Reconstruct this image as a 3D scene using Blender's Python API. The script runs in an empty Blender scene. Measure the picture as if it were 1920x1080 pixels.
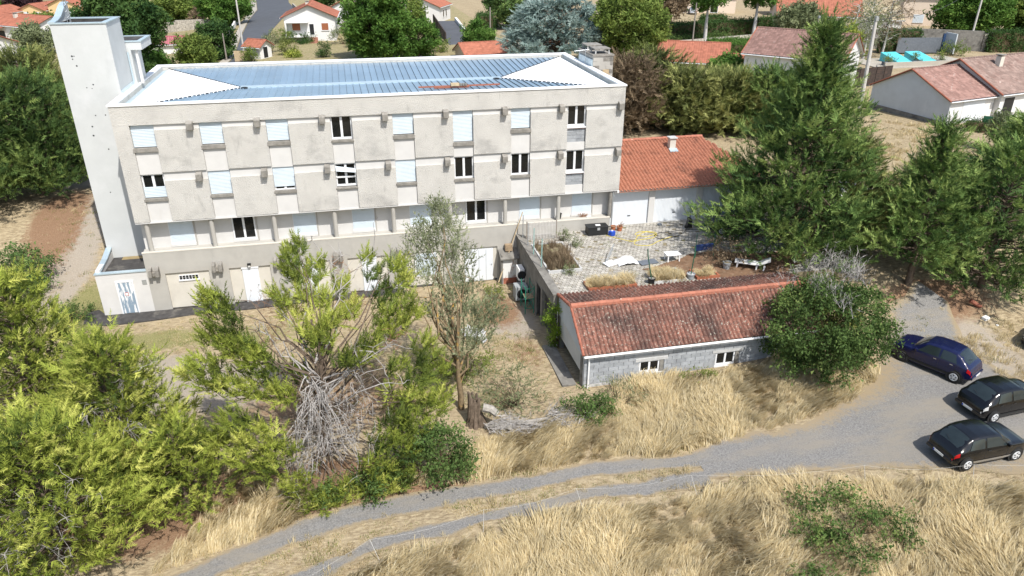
import bpy, bmesh, math, random
import numpy as np
from mathutils import Vector, Matrix

scene = bpy.context.scene
COL = scene.collection
R = math.radians

# ---------------------------------------------------------------- camera
YAW, PITCH, ROLL = R(12.73), R(25.936), R(-0.218)
CAM = Vector((11.873, -41.588, 20.067))
_w = Vector((math.sin(YAW)*math.cos(PITCH), math.cos(YAW)*math.cos(PITCH), -math.sin(PITCH)))
_r0 = Vector((math.cos(YAW), -math.sin(YAW), 0)); _d0 = _w.cross(_r0)
_r = math.cos(ROLL)*_r0 + math.sin(ROLL)*_d0
_d = -math.sin(ROLL)*_r0 + math.cos(ROLL)*_d0
cam_data = bpy.data.cameras.new("camera")
cam_data.sensor_width = 36; cam_data.lens = 1381.95/1920*36
cam_data.clip_start = .5; cam_data.clip_end = 6000
cam = bpy.data.objects.new("camera", cam_data); COL.objects.link(cam)
cam.matrix_world = Matrix(((_r.x, -_d.x, -_w.x, CAM.x), (_r.y, -_d.y, -_w.y, CAM.y), (_r.z, -_d.z, -_w.z, CAM.z), (0, 0, 0, 1)))
scene.camera = cam

# ---------------------------------------------------------------- light
SUN = Vector((-.36, 1, -1.5)).normalized()
world = bpy.data.worlds.new("World"); scene.world = world; world.use_nodes = True
_n = world.node_tree.nodes; _bg = _n["Background"]
sky = _n.new("ShaderNodeTexSky"); sky.sky_type = 'NISHITA'; sky.sun_disc = False
sky.sun_elevation = math.asin(-SUN.z); sky.sun_rotation = math.atan2(-SUN.x, -SUN.y)
sky.air_density = 1.2; sky.dust_density = 2.0
world.node_tree.links.new(sky.outputs[0], _bg.inputs[0]); _bg.inputs[1].default_value = .15
sd = bpy.data.lights.new("sun", 'SUN'); sd.energy = 4.6; sd.angle = R(.55); sd.color = (1, .965, .91)
sun = bpy.data.objects.new("sun", sd); COL.objects.link(sun); sun.location = (30, -60, 80)
sun.rotation_euler = SUN.to_track_quat('-Z', 'Y').to_euler()
scene.view_settings.view_transform = 'Standard'; scene.view_settings.look = 'None'
scene.view_settings.exposure = .30; scene.view_settings.gamma = 1
scene.cycles.use_denoising = True
scene.cycles.max_bounces = 6; scene.cycles.transparent_max_bounces = 4

# ---------------------------------------------------------------- materials
MATS = {}
def nt(name):
    m = bpy.data.materials.new(name); m.use_nodes = True
    t = m.node_tree; MATS[name] = m
    return m, t, t.nodes["Principled BSDF"], t.links
def rgb(c): return (c[0], c[1], c[2], 1)
def noise(t, scale, detail=4, rough=.6, vec=None, stretch=None):
    n = t.nodes.new("ShaderNodeTexNoise"); n.inputs["Scale"].default_value = scale
    n.inputs["Detail"].default_value = detail; n.inputs["Roughness"].default_value = rough
    if vec is None:
        g = t.nodes.new("ShaderNodeNewGeometry"); vec = g.outputs["Position"]
    if stretch:
        mp = t.nodes.new("ShaderNodeMapping"); mp.inputs["Scale"].default_value = stretch
        t.links.new(vec, mp.inputs["Vector"]); vec = mp.outputs[0]
    t.links.new(vec, n.inputs["Vector"])
    return n.outputs["Fac"]
def ramp(t, fac, lo, hi):
    r = t.nodes.new("ShaderNodeMapRange"); r.inputs["From Min"].default_value = lo; r.inputs["From Max"].default_value = hi
    t.links.new(fac, r.inputs["Value"]); return r.outputs["Result"]
def mix(t, fac, a, b):
    m = t.nodes.new("ShaderNodeMix"); m.data_type = 'RGBA'
    for s, v in ((0, fac), (6, a), (7, b)):
        if hasattr(v, "is_output"): t.links.new(v, m.inputs[s])
        else: m.inputs[s].default_value = v if s == 0 else rgb(v)
    return m.outputs[2]
def attr(t, name):
    a = t.nodes.new("ShaderNodeAttribute"); a.attribute_name = name; return a.outputs["Fac"]
def bumpn(t, b, h, strength, dist=.02):
    n = t.nodes.new("ShaderNodeBump"); n.inputs["Strength"].default_value = strength; n.inputs["Distance"].default_value = dist
    t.links.new(h, n.inputs["Height"]); t.links.new(n.outputs[0], b.inputs["Normal"])
def M(name, col, rough=.8, var=.12, vs=2.0, bump=0, bs=30, metal=0, spec=.35, stains=(), bd=.02, objrand=0, tint=0):
    """plain procedural surface: colour with low-frequency variation, optional stains [(colour, scale, lo, hi, stretch)], fine relief"""
    m, t, b, l = nt(name)
    f = noise(t, vs, 5)
    c = mix(t, ramp(t, f, .3, .7), tuple(x*(1-var) for x in col), tuple(min(1, x*(1+var)) for x in col))
    for s in stains:
        f = noise(t, s[1], 5, .65, stretch=s[4] if len(s) > 4 else None)
        c = mix(t, ramp(t, f, s[2], s[3]), c, s[0])
    if objrand or tint:
        if tint: v = attr(t, "tint")
        else: v = t.nodes.new("ShaderNodeObjectInfo").outputs["Random"]
        k = tint or objrand
        h = t.nodes.new("ShaderNodeHueSaturation"); l.new(c, h.inputs["Color"]); l.new(ramp(t, v, 1/(2*k)*(k-1), 1/(2*k)*(k-1)+1/k), h.inputs["Value"])
        mr = h.inputs["Value"].links[0].from_node; mr.inputs["From Min"].default_value = 0; mr.inputs["From Max"].default_value = 1
        mr.inputs["To Min"].default_value = 1-k; mr.inputs["To Max"].default_value = 1+k
        c = h.outputs[0]
    l.new(c, b.inputs["Base Color"])
    b.inputs["Roughness"].default_value = rough; b.inputs["Metallic"].default_value = metal
    b.inputs["Specular IOR Level"].default_value = spec
    if bump: bumpn(t, b, noise(t, bs, 4), bump, bd)
    return m

M("roughcast", (.545, .528, .49), .95, .08, .8, .9, 22, stains=((( .30, .29, .275), .42, .54, .82, (1, 1, 1.5)), ((.33, .32, .30), 1.6, .58, .8, (1, 1, .35)), ((.62, .60, .56), 2.5, .6, .85)), bd=.06, spec=.1)
M("old_concrete", (.25, .235, .21), .95, .25, 3, .6, 25, stains=(((.16, .15, .13), 4, .5, .75), ((.42, .22, .08), 2.2, .68, .8)), spec=.1)
M("white_render", (.57, .56, .54), .9, .05, 1.2, .15, 60, stains=(((.5, .48, .44), 1.5, .62, .9, (1, 1, .3)),), spec=.15)
M("tower_paint", (.50, .515, .51), .85, .04, .8, .12, 50, stains=(((.40, .41, .41), 1.1, .6, .9, (1, 1, .18)), ((.56, .57, .57), .7, .5, .8)), spec=.2)
M("grey_render", (.40, .385, .35), .95, .08, .9, .2, 40, stains=(((.28, .27, .25), .9, .55, .85, (1, 1, .5)),), spec=.1)
M("cream_render", (.56, .53, .465), .9, .06, 1.4, .15, 60, stains=(((.45, .42, .37), 1.6, .6, .9, (1, 1, .4)),), spec=.15)
M("pvc", (.70, .71, .72), .4, .03, 3)
M("shutter_white", (.53, .60, .65), .5, .04, 2)
M("glass", (.012, .013, .013), .06, .2, 3, spec=.45)
M("flashing", (.47, .57, .62), .35, .08, 1.5, metal=.35, spec=.5)
M("roof_metal", (.25, .345, .43), .38, .10, .5, metal=.35, spec=.5, stains=(((.36, .43, .48), .7, .55, .85, (1, 3, 1)),), objrand=.06)  # grey metal; the sky's blue reflection is put into the base colour
M("white_membrane", (.80, .80, .79), .6, .02, .6)
M("tar_and_shade", (.055, .052, .05), .9, .35, 3, .5, 30, stains=(((.16, .15, .13), 1.2, .55, .75),))  # real tar, and also the painted dark of shaded openings
M("tile_orange", (.345, .145, .09), .85, .22, 6, .2, 60, stains=(((.17, .075, .05), 1.4, .52, .75), ((.55, .50, .42), 9, .66, .72)), objrand=.12, spec=.2)
M("tile_old", (.245, .115, .083), .85, .25, 5, .2, 60, stains=(((.09, .058, .05), .36, .45, .64), ((.12, .066, .052), 6, .46, .66), ((.40, .375, .31), 10, .59, .63)), objrand=.2, spec=.15)
M("tile_old_joined", (.245, .115, .083), .85, .25, 5, .2, 60, stains=(((.09, .058, .05), .36, .45, .64), ((.12, .066, .052), 6, .46, .66), ((.40, .375, .31), 10, .59, .63)), tint=.2, spec=.15)
M("ridge_tile", (.36, .14, .09), .8, .12, 4, .2, 60, stains=(((.6, .56, .46), 6, .66, .7), ((.2, .09, .06), 1.5, .6, .8)), objrand=.1)
M("block_grey", (.33, .345, .36), .95, .1, 5, .5, 60, stains=(((.22, .23, .245), 1.3, .5, .75),), objrand=.13, spec=.1)
M("mortar", (.46, .46, .45), .95, .1, 5, .5, 50, spec=.1)
M("wall_old", (.21, .20, .18), .95, .25, 1.5, .8, 18, stains=(((.10, .095, .085), 1.6, .5, .75), ((.36, .34, .3), 3, .6, .8)), spec=.1)
M("paver", (.37, .35, .31), .95, .15, 3, .4, 40, stains=(((.22, .20, .17), .7, .5, .75), ((.47, .45, .40), 1.5, .62, .8)), tint=.2, spec=.1)
M("paver_bed", (.20, .17, .11), 1, .4, 4, .4, 30, stains=(((.16, .19, .07), 2.5, .55, .7),), spec=.05)
M("white_door", (.66, .69, .72), .5, .03, 2)
M("rust_white", (.72, .72, .70), .6, .06, 2, stains=(((.35, .13, .05), 3, .55, .68, (1, 1, .6)),))
M("peeling_blue", (.72, .73, .73), .8, .03, 3, .3, 30, stains=(((.22, .29, .36), 5, .44, .50, (1.6, 1.6, .22)),))
M("gravel", (.24, .235, .23), .95, .12, .5, .8, 40, spec=.1)
M("bark", (.13, .10, .075), .95, .35, 6, .8, 20, spec=.1)
M("bark_grey", (.30, .28, .25), .95, .3, 6, .6, 20, spec=.1)
M("bark_olive", (.20, .15, .09), .95, .3, 6, .6, 20, stains=(((.40, .24, .05), 3, .58, .68),), spec=.1)
M("bark_white", (.46, .45, .43), .9, .2, 4, .4, 20, stains=(((.12, .11, .1), 5, .62, .7),))
M("dead_twig", (.34, .32, .30), .95, .25, 8, spec=.1)
M("dead_brown", (.24, .13, .075), .95, .35, 8, spec=.1)
M("wood", (.30, .22, .14), .9, .25, 6, .3, 30)
M("wood_pole", (.24, .21, .18), .9, .2, 4)
M("concrete_pole", (.50, .48, .45), .9, .1, 3, .2, 40)
M("galv", (.45, .47, .48), .45, .1, 4, metal=.6)
M("green_paint", (.02, .20, .13), .6, .2, 4)
M("teal_paint", (.22, .36, .33), .7, .2, 4)
M("black_plastic_and_shade", (.018, .019, .02), .5, .2, 5)  # real plastic, and also the painted dark of holes and the balcony
M("blue_plastic", (.02, .07, .42), .45, .1, 5)
M("dark_blue_cloth", (.015, .035, .12), .8, .2, 5)
M("terracotta", (.38, .13, .06), .85, .2, 6)
M("yellow_hose", (.62, .50, .06), .6, .15, 5)
M("white_plastic", (.78, .78, .77), .45, .03, 4)
M("grey_sheet", (.12, .135, .155), .7, .15, 4)
M("grey_plastic", (.30, .32, .33), .6, .1, 4)
M("cardboard", (.45, .35, .22), .9, .15, 5)
M("green_mat", (.02, .09, .05), .9, .2, 6)
M("red_edge", (.30, .105, .055), .85, .2, 5)
M("rust_red", (.30, .11, .07), .85, .25, 5)
M("stone_wall", (.40, .37, .32), .95, .3, 3, 1, 4, stains=(((.22, .20, .17), 4, .5, .62),), bd=.06, spec=.1)
M("asphalt", (.085, .09, .10), .9, .12, .6, .3, 60, spec=.2)
M("pavement_far", (.36, .33, .28), .95, .1, 1)
M("cement_gable", (.52, .55, .575), .95, .08, .6, .2, 30, stains=(((.60, .62, .635), .8, .55, .8, (1, 1, .4)),), spec=.1)
M("house_white", (.66, .65, .63), .9, .03, 1)
M("house_cream", (.66, .47, .25), .9, .04, 1)
M("house_pink", (.66, .55, .44), .9, .04, 1)
M("house_grey", (.30, .29, .28), .9, .06, 1)
M("tile_pink", (.27, .165, .14), .9, .15, 2, stains=(((.22, .13, .11), 1.2, .55, .75), ((.38, .33, .30), 2.5, .6, .75)), tint=.2, spec=.1)
M("tile_brown", (.25, .18, .155), .9, .15, 2, stains=(((.20, .13, .11), .8, .5, .7), ((.45, .38, .34), 2.5, .6, .75)), tint=.2, spec=.1)
M("tile_bright", (.36, .14, .092), .85, .12, 2, stains=(((.24, .10, .07), 1.2, .55, .75),), tint=.15, spec=.15)
M("tile_straw", (.42, .36, .24), .9, .2, 3, tint=.15)
M("maroon_metal", (.30, .075, .095), .5, .08, 1)
M("solar", (.03, .06, .13), .15, .1, 2, spec=.6)
M("pool_blue", (.10, .55, .62), .3, .05, 1)
M("shutter_brown", (.28, .10, .045), .6, .1, 4)
M("brick_red", (.36, .17, .12), .9, .2, 5)
M("hedge_stem", (.10, .07, .04), .95, .3, 6)
M("fence_dark", (.045, .035, .03), .85, .4, 3, stains=(((.12, .07, .05), 6, .5, .7, (.3, .3, 4)),))
M("wire", (.05, .05, .05), .7, .1, 5)
M("wire_white", (.5, .49, .46), .7, .1, 5)
M("tyre", (.018, .018, .018), .85, .2, 8)
M("alloy", (.62, .63, .64), .3, .05, 5, metal=.15)
M("hubcap_dark", (.05, .05, .055), .5, .1, 5)
M("chrome_strip", (.5, .5, .5), .25, .05, 5, metal=.8)
M("tail_red", (.42, .012, .015), .15, .1, 5, spec=.6)
M("lamp_clear", (.6, .6, .58), .1, .1, 5, spec=.6)
M("plate_white", (.75, .75, .72), .5, .02, 5)
M("car_glass", (.02, .028, .03), .04, .2, 2, spec=.6)
M("needle_litter", (.17, .105, .066), 1, .3, 3, .5, 30, stains=(((.26, .20, .14), 4, .55, .72),), spec=.05)
M("litter_white", (.8, .8, .78), .6, .03, 5)
for _nm, _c in (("car_navy", (.006, .008, .042)), ("car_black", (.004, .004, .005)), ("car_black_faded", (.006, .0065, .008)), ("car_darkgrey", (.02, .03, .045)), ("car_silver", (.35, .37, .4)), ("car_white", (.7, .7, .7))):
    _m = M(_nm, _c, .2, .1, 3, spec=.35)
    _b = _m.node_tree.nodes["Principled BSDF"]; _b.inputs["Coat Weight"].default_value = .45; _b.inputs["Coat Roughness"].default_value = .06

def MF(name, c0, c1, c2, trans=.3, pv=.18):
    """foliage: per-spray tint picks between three leaf tones that also hold crown shade, a part of the light passes through"""
    m, t, b, l = nt(name)
    a = attr(t, "tint")
    c = mix(t, ramp(t, a, 0, .55), c0, c1); c = mix(t, ramp(t, a, .55, 1), c, c2)
    n = noise(t, 1.1, 2); h = t.nodes.new("ShaderNodeHueSaturation"); l.new(c, h.inputs["Color"])
    mr = t.nodes.new("ShaderNodeMapRange"); l.new(n, mr.inputs["Value"]); mr.inputs["From Min"].default_value = .3; mr.inputs["From Max"].default_value = .7
    mr.inputs["To Min"].default_value = 1-pv; mr.inputs["To Max"].default_value = 1+pv; l.new(mr.outputs[0], h.inputs["Value"])
    l.new(h.outputs[0], b.inputs["Base Color"]); b.inputs["Roughness"].default_value = .75; b.inputs["Specular IOR Level"].default_value = .2
    tr = t.nodes.new("ShaderNodeBsdfTranslucent"); l.new(h.outputs[0], tr.inputs["Color"])
    ms = t.nodes.new("ShaderNodeMixShader"); ms.inputs[0].default_value = trans
    l.new(b.outputs[0], ms.inputs[1]); l.new(tr.outputs[0], ms.inputs[2])
    l.new(ms.outputs[0], t.nodes["Material Output"].inputs["Surface"])
    return m
MF("fol_yellow", (.06, .095, .02), (.27, .32, .05), (.52, .53, .13), 0.14)
MF("fol_conifer", (.026, .062, .022), (.125, .205, .052), (.34, .43, .13), .1)
MF("fol_conifer_deep", (.025, .055, .02), (.09, .155, .042), (.24, .31, .085), 0.12)
MF("fol_conifer_drab", (.045, .062, .022), (.16, .185, .055), (.36, .37, .13), 0.12)
MF("fol_shrub", (.035, .068, .018), (.095, .155, .04), (.20, .26, .075), 0.28)
MF("fol_shrub_grey", (0.111, 0.137, 0.068), (0.195, 0.227, 0.111), (0.325, 0.351, 0.195), .3)
MF("fol_olive", (0.135, 0.155, 0.088), (0.23, 0.257, 0.142), (0.378, 0.405, 0.243), .35)
MF("fol_broad", (0.044, 0.103, 0.02), (0.094, 0.188, 0.033), (0.188, 0.294, 0.062), .32)
MF("fol_broad_light", (0.081, 0.125, 0.027), (0.156, 0.219, 0.045), (0.275, 0.325, 0.081), .32)
MF("fol_broad_dark", (0.027, 0.068, 0.02), (0.06, 0.119, 0.03), (0.119, 0.188, 0.05), .3)
MF("fol_cedar", (.13, .20, .18), (.27, .36, .33), (.44, .53, .49), 0.2)
MF("fol_purple", (.03, .015, .02), (.05, .025, .03), (.08, .04, .04), .2)
MF("fol_dry", (0.138, 0.1, 0.062), (0.225, 0.169, 0.106), (0.325, 0.25, 0.163), .25)
MF("fol_straw", (.47, .37, .20), (.62, .52, .31), (.72, .64, .45), .4)
MF("fol_weed", (0.098, 0.14, 0.031), (0.196, 0.238, 0.056), (0.378, 0.378, 0.126), .35)
MF("fol_ivy", (0.07, 0.14, 0.017), (0.168, 0.28, 0.028), (0.35, 0.448, 0.056), .35)
# ---------------------------------------------------------------- object helpers
def props(o, label=None, cat=None, group=None, kind=None):
    if label: o["label"] = label
    if cat: o["category"] = cat
    if group: o["group"] = group
    if kind: o["kind"] = kind
    return o
def thing(name, label, cat, loc=(0, 0, 0), rz=0, group=None):
    o = bpy.data.objects.new(name, None); COL.objects.link(o)
    o.location = loc; o.rotation_euler = (0, 0, rz); o.empty_display_size = .3
    return props(o, label, cat, group)
def worg(o):
    v = Vector((0, 0, 0))
    while o is not None:
        v += o.location; o = o.parent
    return v
def link(name, me, mat=None, parent=None):
    o = bpy.data.objects.new(name, me); COL.objects.link(o)
    if mat is not None and not me.materials: me.materials.append(MATS[mat] if isinstance(mat, str) else mat)
    if parent is not None: o.parent = parent
    return o
def mesh_np(name, V, F, tint=None, smooth=False):
    """V (n,3), F (m,k) one face size, tint (m,) per face"""
    V = np.asarray(V, np.float32); F = np.asarray(F, np.int32); m, k = F.shape
    me = bpy.data.meshes.new(name)
    me.vertices.add(len(V)); me.vertices.foreach_set("co", V.ravel())
    me.loops.add(m*k); me.loops.foreach_set("vertex_index", F.ravel())
    me.polygons.add(m); me.polygons.foreach_set("loop_start", np.arange(m, dtype=np.int32)*k)
    if tint is not None:
        a = me.attributes.new("tint", 'FLOAT', 'FACE'); a.data.foreach_set("value", np.asarray(tint, np.float32))
    if smooth: me.polygons.foreach_set("use_smooth", np.ones(m, bool))
    me.update(calc_edges=True); return me

class MB:
    """collects boxes, prisms, tubes ... into one mesh"""
    def __init__(s): s.v = []; s.f = []; s.t = []; s.tint = None
    def add(s, V, F, tint=None):
        n = len(s.v); s.v += [tuple(p) for p in V]; s.f += [tuple(i+n for i in f) for f in F]
        s.t += [.5 if tint is None else tint]*len(F); return s
    def box(s, x0, x1, y0, y1, z0, z1, tint=None):
        V = [(x, y, z) for z in (z0, z1) for y in (y0, y1) for x in (x0, x1)]
        return s.add(V, [(0, 2, 3, 1), (4, 5, 7, 6), (0, 1, 5, 4), (2, 6, 7, 3), (0, 4, 6, 2), (1, 3, 7, 5)], tint)
    def cbox(s, c, sx, sy, sz, rz=0, rx=0, ry=0):
        m = Matrix.Rotation(rz, 3, 'Z') @ Matrix.Rotation(ry, 3, 'Y') @ Matrix.Rotation(rx, 3, 'X')
        V = [Vector(c) + m @ Vector((x*sx/2, y*sy/2, z*sz/2)) for z in (-1, 1) for y in (-1, 1) for x in (-1, 1)]
        return s.add(V, [(0, 2, 3, 1), (4, 5, 7, 6), (0, 1, 5, 4), (2, 6, 7, 3), (0, 4, 6, 2), (1, 3, 7, 5)])
    def prism(s, poly, d, axis='y'):
        """poly of 2-d points extruded from d[0] to d[1] along axis; (x,z) for y, (y,z) for x, (x,y) for z"""
        n = len(poly)
        def P(p, q): return {'y': (p[0], q, p[1]), 'x': (q, p[0], p[1]), 'z': (p[0], p[1], q)}[axis]
        V = [P(p, d[0]) for p in poly] + [P(p, d[1]) for p in poly]
        F = [tuple(range(n)), tuple(range(2*n-1, n-1, -1))] + [(i, i+n, (i+1) % n+n, (i+1) % n) for i in range(n)]
        return s.add(V, F)
    def tube(s, pts, r, n=6, cap=True):
        pts = [Vector(p) for p in pts]
        rs = r if isinstance(r, (list, tuple)) else [r]*len(pts)
        V = []; F = []
        for i, p in enumerate(pts):
            d = (pts[min(i+1, len(pts)-1)] - pts[max(i-1, 0)])
            d = d.normalized() if d.length > 1e-9 else Vector((0, 0, 1))
            a = d.cross(Vector((0, 0, 1)) if abs(d.z) < .95 else Vector((1, 0, 0))).normalized(); b = d.cross(a)
            V += [p + rs[i]*(math.cos(2*math.pi*k/n)*a + math.sin(2*math.pi*k/n)*b) for k in range(n)]
        for i in range(len(pts)-1):
            for k in range(n): F.append((i*n+k, i*n+(k+1) % n, (i+1)*n+(k+1) % n, (i+1)*n+k))
        if cap: F += [tuple(range(n-1, -1, -1)), tuple((len(pts)-1)*n+k for k in range(n))]
        return s.add(V, F)
    def lathe(s, c, prof, n=14, axis='z'):
        V = []; F = []
        for (r, z) in prof:
            for k in range(n):
                a = 2*math.pi*k/n; q = (r*math.cos(a), r*math.sin(a), z)
                if axis == 'y': q = (q[0], q[2], q[1])
                if axis == 'x': q = (q[2], q[0], q[1])
                V.append((c[0]+q[0], c[1]+q[1], c[2]+q[2]))
        for i in range(len(prof)-1):
            for k in range(n): F.append((i*n+k, i*n+(k+1) % n, (i+1)*n+(k+1) % n, (i+1)*n+k))
        F += [tuple(range(n-1, -1, -1)), tuple((len(prof)-1)*n+k for k in range(n))]
        return s.add(V, F)
    def build(s, name, mat, parent=None, world=True, smooth=False, bevel=0):
        off = worg(parent) if (parent is not None and world) else Vector((0, 0, 0))
        me = bpy.data.meshes.new(name)
        me.from_pydata([(v[0]-off.x, v[1]-off.y, v[2]-off.z) for v in s.v], [], s.f)
        bm = bmesh.new(); bm.from_mesh(me); bmesh.ops.recalc_face_normals(bm, faces=bm.faces); 
        if bevel: bmesh.ops.bevel(bm, geom=bm.edges, offset=bevel, segments=2, profile=.6, affect='EDGES')
        bm.to_mesh(me); bm.free()
        if len(set(s.t)) > 1 and not bevel:
            a = me.attributes.new("tint", 'FLOAT', 'FACE'); a.data.foreach_set("value", np.array(s.t, np.float32))
        if smooth:
            me.polygons.foreach_set("use_smooth", np.ones(len(me.polygons), bool))
        return link(name, me, mat, parent)

# ---------------------------------------------------------------- terrain
def sm(v, a, b):
    t = np.clip((v-a)/(b-a), 0, 1); return t*t*(3-2*t)
def H(x, y):
    x = np.asarray(x, float); y = np.asarray(y, float)
    F = .7*sm(x, 22, 38)
    A = sm(y, 1, 13); B = sm(x, 33, 38)*sm(y, -16, -4)
    z = F + (3-F)*(1-(1-A)*(1-B))
    z = z - .035*np.clip(y-50, 0, None)*sm(-x, -5, 25)
    z = z + .03*np.sin(x*.9+1.3*np.sin(y*.7))*np.cos(y*.8+x*.23)*(1-sm(np.abs(y-6), 4, 8)*0)
    return z
def hz(x, y): return float(H(x, y))

def axis(a, b, step, lo, hi):
    core = list(np.arange(a, b+1e-6, step)); s = step; left = []; v = a
    while v > lo: s *= 1.07; v -= s; left.append(v)
    s = step; v = b; right = []
    while v < hi: s *= 1.07; v += s; right.append(v)
    return np.array(left[::-1]+core+right)
gx = axis(-14, 56, .45, -900, 1100); gy = axis(-32, 30, .45, -120, 1500)
GX, GY = np.meshgrid(gx, gy); GZ = H(GX, GY)
GZ = np.where((GX > 1) & (GX < 36) & (GY > .5) & (GY < 12.5), np.minimum(GZ, .2), GZ)
nx, ny = len(gx), len(gy)
ii = (np.arange(ny-1)[:, None]*nx + np.arange(nx-1)[None, :]).ravel()
gme = mesh_np("ground", np.stack([GX.ravel(), GY.ravel(), GZ.ravel()], 1), np.stack([ii, ii+1, ii+1+nx, ii+nx], 1), smooth=True)
def blob(px, py, cx, cy, rx, ry): return np.clip(1.6-1.6*np.sqrt(((px-cx)/rx)**2+((py-cy)/ry)**2), 0, 1)
fx, fy = GX.ravel(), GY.ravel()
bare = np.maximum.reduce([blob(fx, fy, 1.5, -8.5, 5, 4.2), blob(fx, fy, 5, -9, 5, 3), blob(fx, fy, -6, 7, 2.2, 9), blob(fx, fy, -8, 22, 3, 10), blob(fx, fy, 41.5, -14.5, 5, 5)*.7, blob(fx, fy, 20, -5.5, 2.2, 3.5)*.8])
litter = np.maximum.reduce([blob(fx, fy, 9.5, -17.4, 5, 2.2), blob(fx, fy, 3, -17, 5, 4), blob(fx, fy, -7.5, 10, 2.5, 7)*.9, blob(fx, fy, 33, -6, 4.5, 3.5), blob(fx, fy, 43, -11, 5, 2.6)*.8, blob(fx, fy, 13.5, -18.0, 3, 1.2), blob(fx, fy, 10, -11, 7, 5)*.55, blob(fx, fy, 19.5, -4.2, 2, 3)*.8, blob(fx, fy, 20, -9, 1.5, 3)*.5])
green = np.maximum.reduce([blob(fx, fy, 1, -3.6, 4, 1.6)*.8, blob(fx, fy, 6, -4, 5, 2)*.5, blob(fx, fy, -4, 1, 2, 4), blob(fx, fy, 15, -9, 4, 4)*.5, blob(fx, fy, 62, 30, 30, 12)*.4, np.clip((fy-30)/60, 0, .45)*(fx < 40)])
for nm, v in (("bare", bare), ("litter", litter), ("green", green)):
    a = gme.attributes.new(nm, 'FLOAT', 'POINT'); a.data.foreach_set("value", v.astype(np.float32))
def ground_mat():
    m, t, b, l = nt("ground")
    n1 = noise(t, .35, 5, .65); n2 = noise(t, 3.2, 6, .7); n3 = noise(t, 14, 4, .7)
    n4 = noise(t, 9, 5, .75, stretch=(.35, 1, 1)); c = mix(t, ramp(t, n4, .36, .64), (.19, .145, .09), (.45, .37, .24)); c = mix(t, ramp(t, n2, .5, .75), c, (.23, .175, .105))
    c = mix(t, ramp(t, n1, .5, .72), c, (.38, .31, .20))
    def zone(c, name, col, col2, k=.9):
        ad = t.nodes.new("ShaderNodeMath"); ad.operation = 'ADD'; l.new(attr(t, name), ad.inputs[0])
        sb = t.nodes.new("ShaderNodeMath"); sb.operation = 'MULTIPLY_ADD'; l.new(n2, sb.inputs[0]); sb.inputs[1].default_value = k; sb.inputs[2].default_value = -k*.5
        l.new(sb.outputs[0], ad.inputs[1])
        return mix(t, ramp(t, ad.outputs[0], .30, .62), c, mix(t, ramp(t, n3, .35, .65), col, col2))
    c = zone(c, "bare", (.285, .245, .195), (.355, .31, .255))
    c = zone(c, "litter", (.18, .105, .062), (.27, .18, .115), 1.1)
    c = zone(c, "green", (.15, .155, .06), (.28, .25, .12), 1.4)
    l.new(c, b.inputs["Base Color"]); b.inputs["Roughness"].default_value = 1; b.inputs["Specular IOR Level"].default_value = .05
    bumpn(t, b, n3, .8, .05)
ground_mat()
props(link("ground", gme, "ground"), "dry straw coloured ground around the apartment block", "ground", kind="structure")

# ---------------------------------------------------------------- gravel track
def resample(pl, n):
    pl = np.array(pl, float); d = np.r_[0, np.cumsum(np.linalg.norm(np.diff(pl, axis=0), axis=1))]
    s = np.linspace(0, d[-1], n); return np.stack([np.interp(s, d, pl[:, 0]), np.interp(s, d, pl[:, 1])], 1)
def strip(name, up, lo, n, mat, label, lift=.02, m=9, rag=.16, seed=1, across=True, kind="structure", cat="track"):
    rg = np.random.default_rng(seed)
    U, Lw = resample(up, n), resample(lo, n)
    for A_ in (U, Lw):
        k = rg.normal(0, 1, n); k = np.convolve(k, [.25, .5, .25], 'same'); k2 = np.interp(np.arange(n), np.arange(0, n, 6), rg.normal(0, 1, len(np.arange(0, n, 6))))
        A_[:, 1] += rag*(.5*k+.7*k2)
    w = np.linspace(0, 1, m)
    X = U[:, None, :]*(1-w)[None, :, None] + Lw[:, None, :]*w[None, :, None]
    Z = H(X[..., 0], X[..., 1])+lift
    V = np.concatenate([X, Z[..., None]], 2).reshape(-1, 3)
    i = (np.arange(n-1)[:, None]*m+np.arange(m-1)[None, :]).ravel()
    me = mesh_np(name, V, np.stack([i, i+m, i+m+1, i+1], 1), smooth=True)
    a = me.attributes.new("edge", 'FLOAT', 'POINT'); a.data.foreach_set("value", np.tile(1-np.abs(2*w-1), n).astype(np.float32))
    return props(link(name, me, mat), label, cat, kind=kind)
def gravel_mat():
    m, t, b, l = nt("track_gravel")
    n1 = noise(t, .45, 5, .7, stretch=(.45, 1.3, 1)); n2 = noise(t, 5, 6, .75); n3 = noise(t, 16, 5, .85)
    c = mix(t, ramp(t, n3, .36, .64), (.125, .121, .115), (.295, .286, .27))
    c = mix(t, ramp(t, n1, .46, .66), c, (.26, .235, .195))
    ad = t.nodes.new("ShaderNodeMath"); ad.operation = 'MULTIPLY_ADD'; l.new(n2, ad.inputs[0]); ad.inputs[1].default_value = -.9; l.new(attr(t, "edge"), ad.inputs[2])
    c = mix(t, ramp(t, ad.outputs[0], -.10, -.38), c, (.30, .24, .155))
    l.new(c, b.inputs["Base Color"]); b.inputs["Roughness"].default_value = 1; b.inputs["Specular IOR Level"].default_value = .08
    bumpn(t, b, n3, .9, .04)
gravel_mat()
U1 = [(-4, -25.5), (1, -22.6), (3.4, -21.4), (4.3, -20.9), (6.2, -20.2), (8.7, -19.3), (11.5, -18.8), (13.6, -18.5), (15.8, -18.6), (18.0, -18.6), (20.3, -18.4), (22.6, -18.5), (25.0, -18.7)]
L1 = [(-2, -26.2), (3, -23.2), (5.5, -21.9), (6.5, -21.4), (8.8, -20.4), (11.5, -19.8), (13.5, -19.55), (15.6, -19.65), (17.8, -19.4), (20.1, -19.35), (22.3, -19.45), (24.9, -19.75)]
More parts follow.
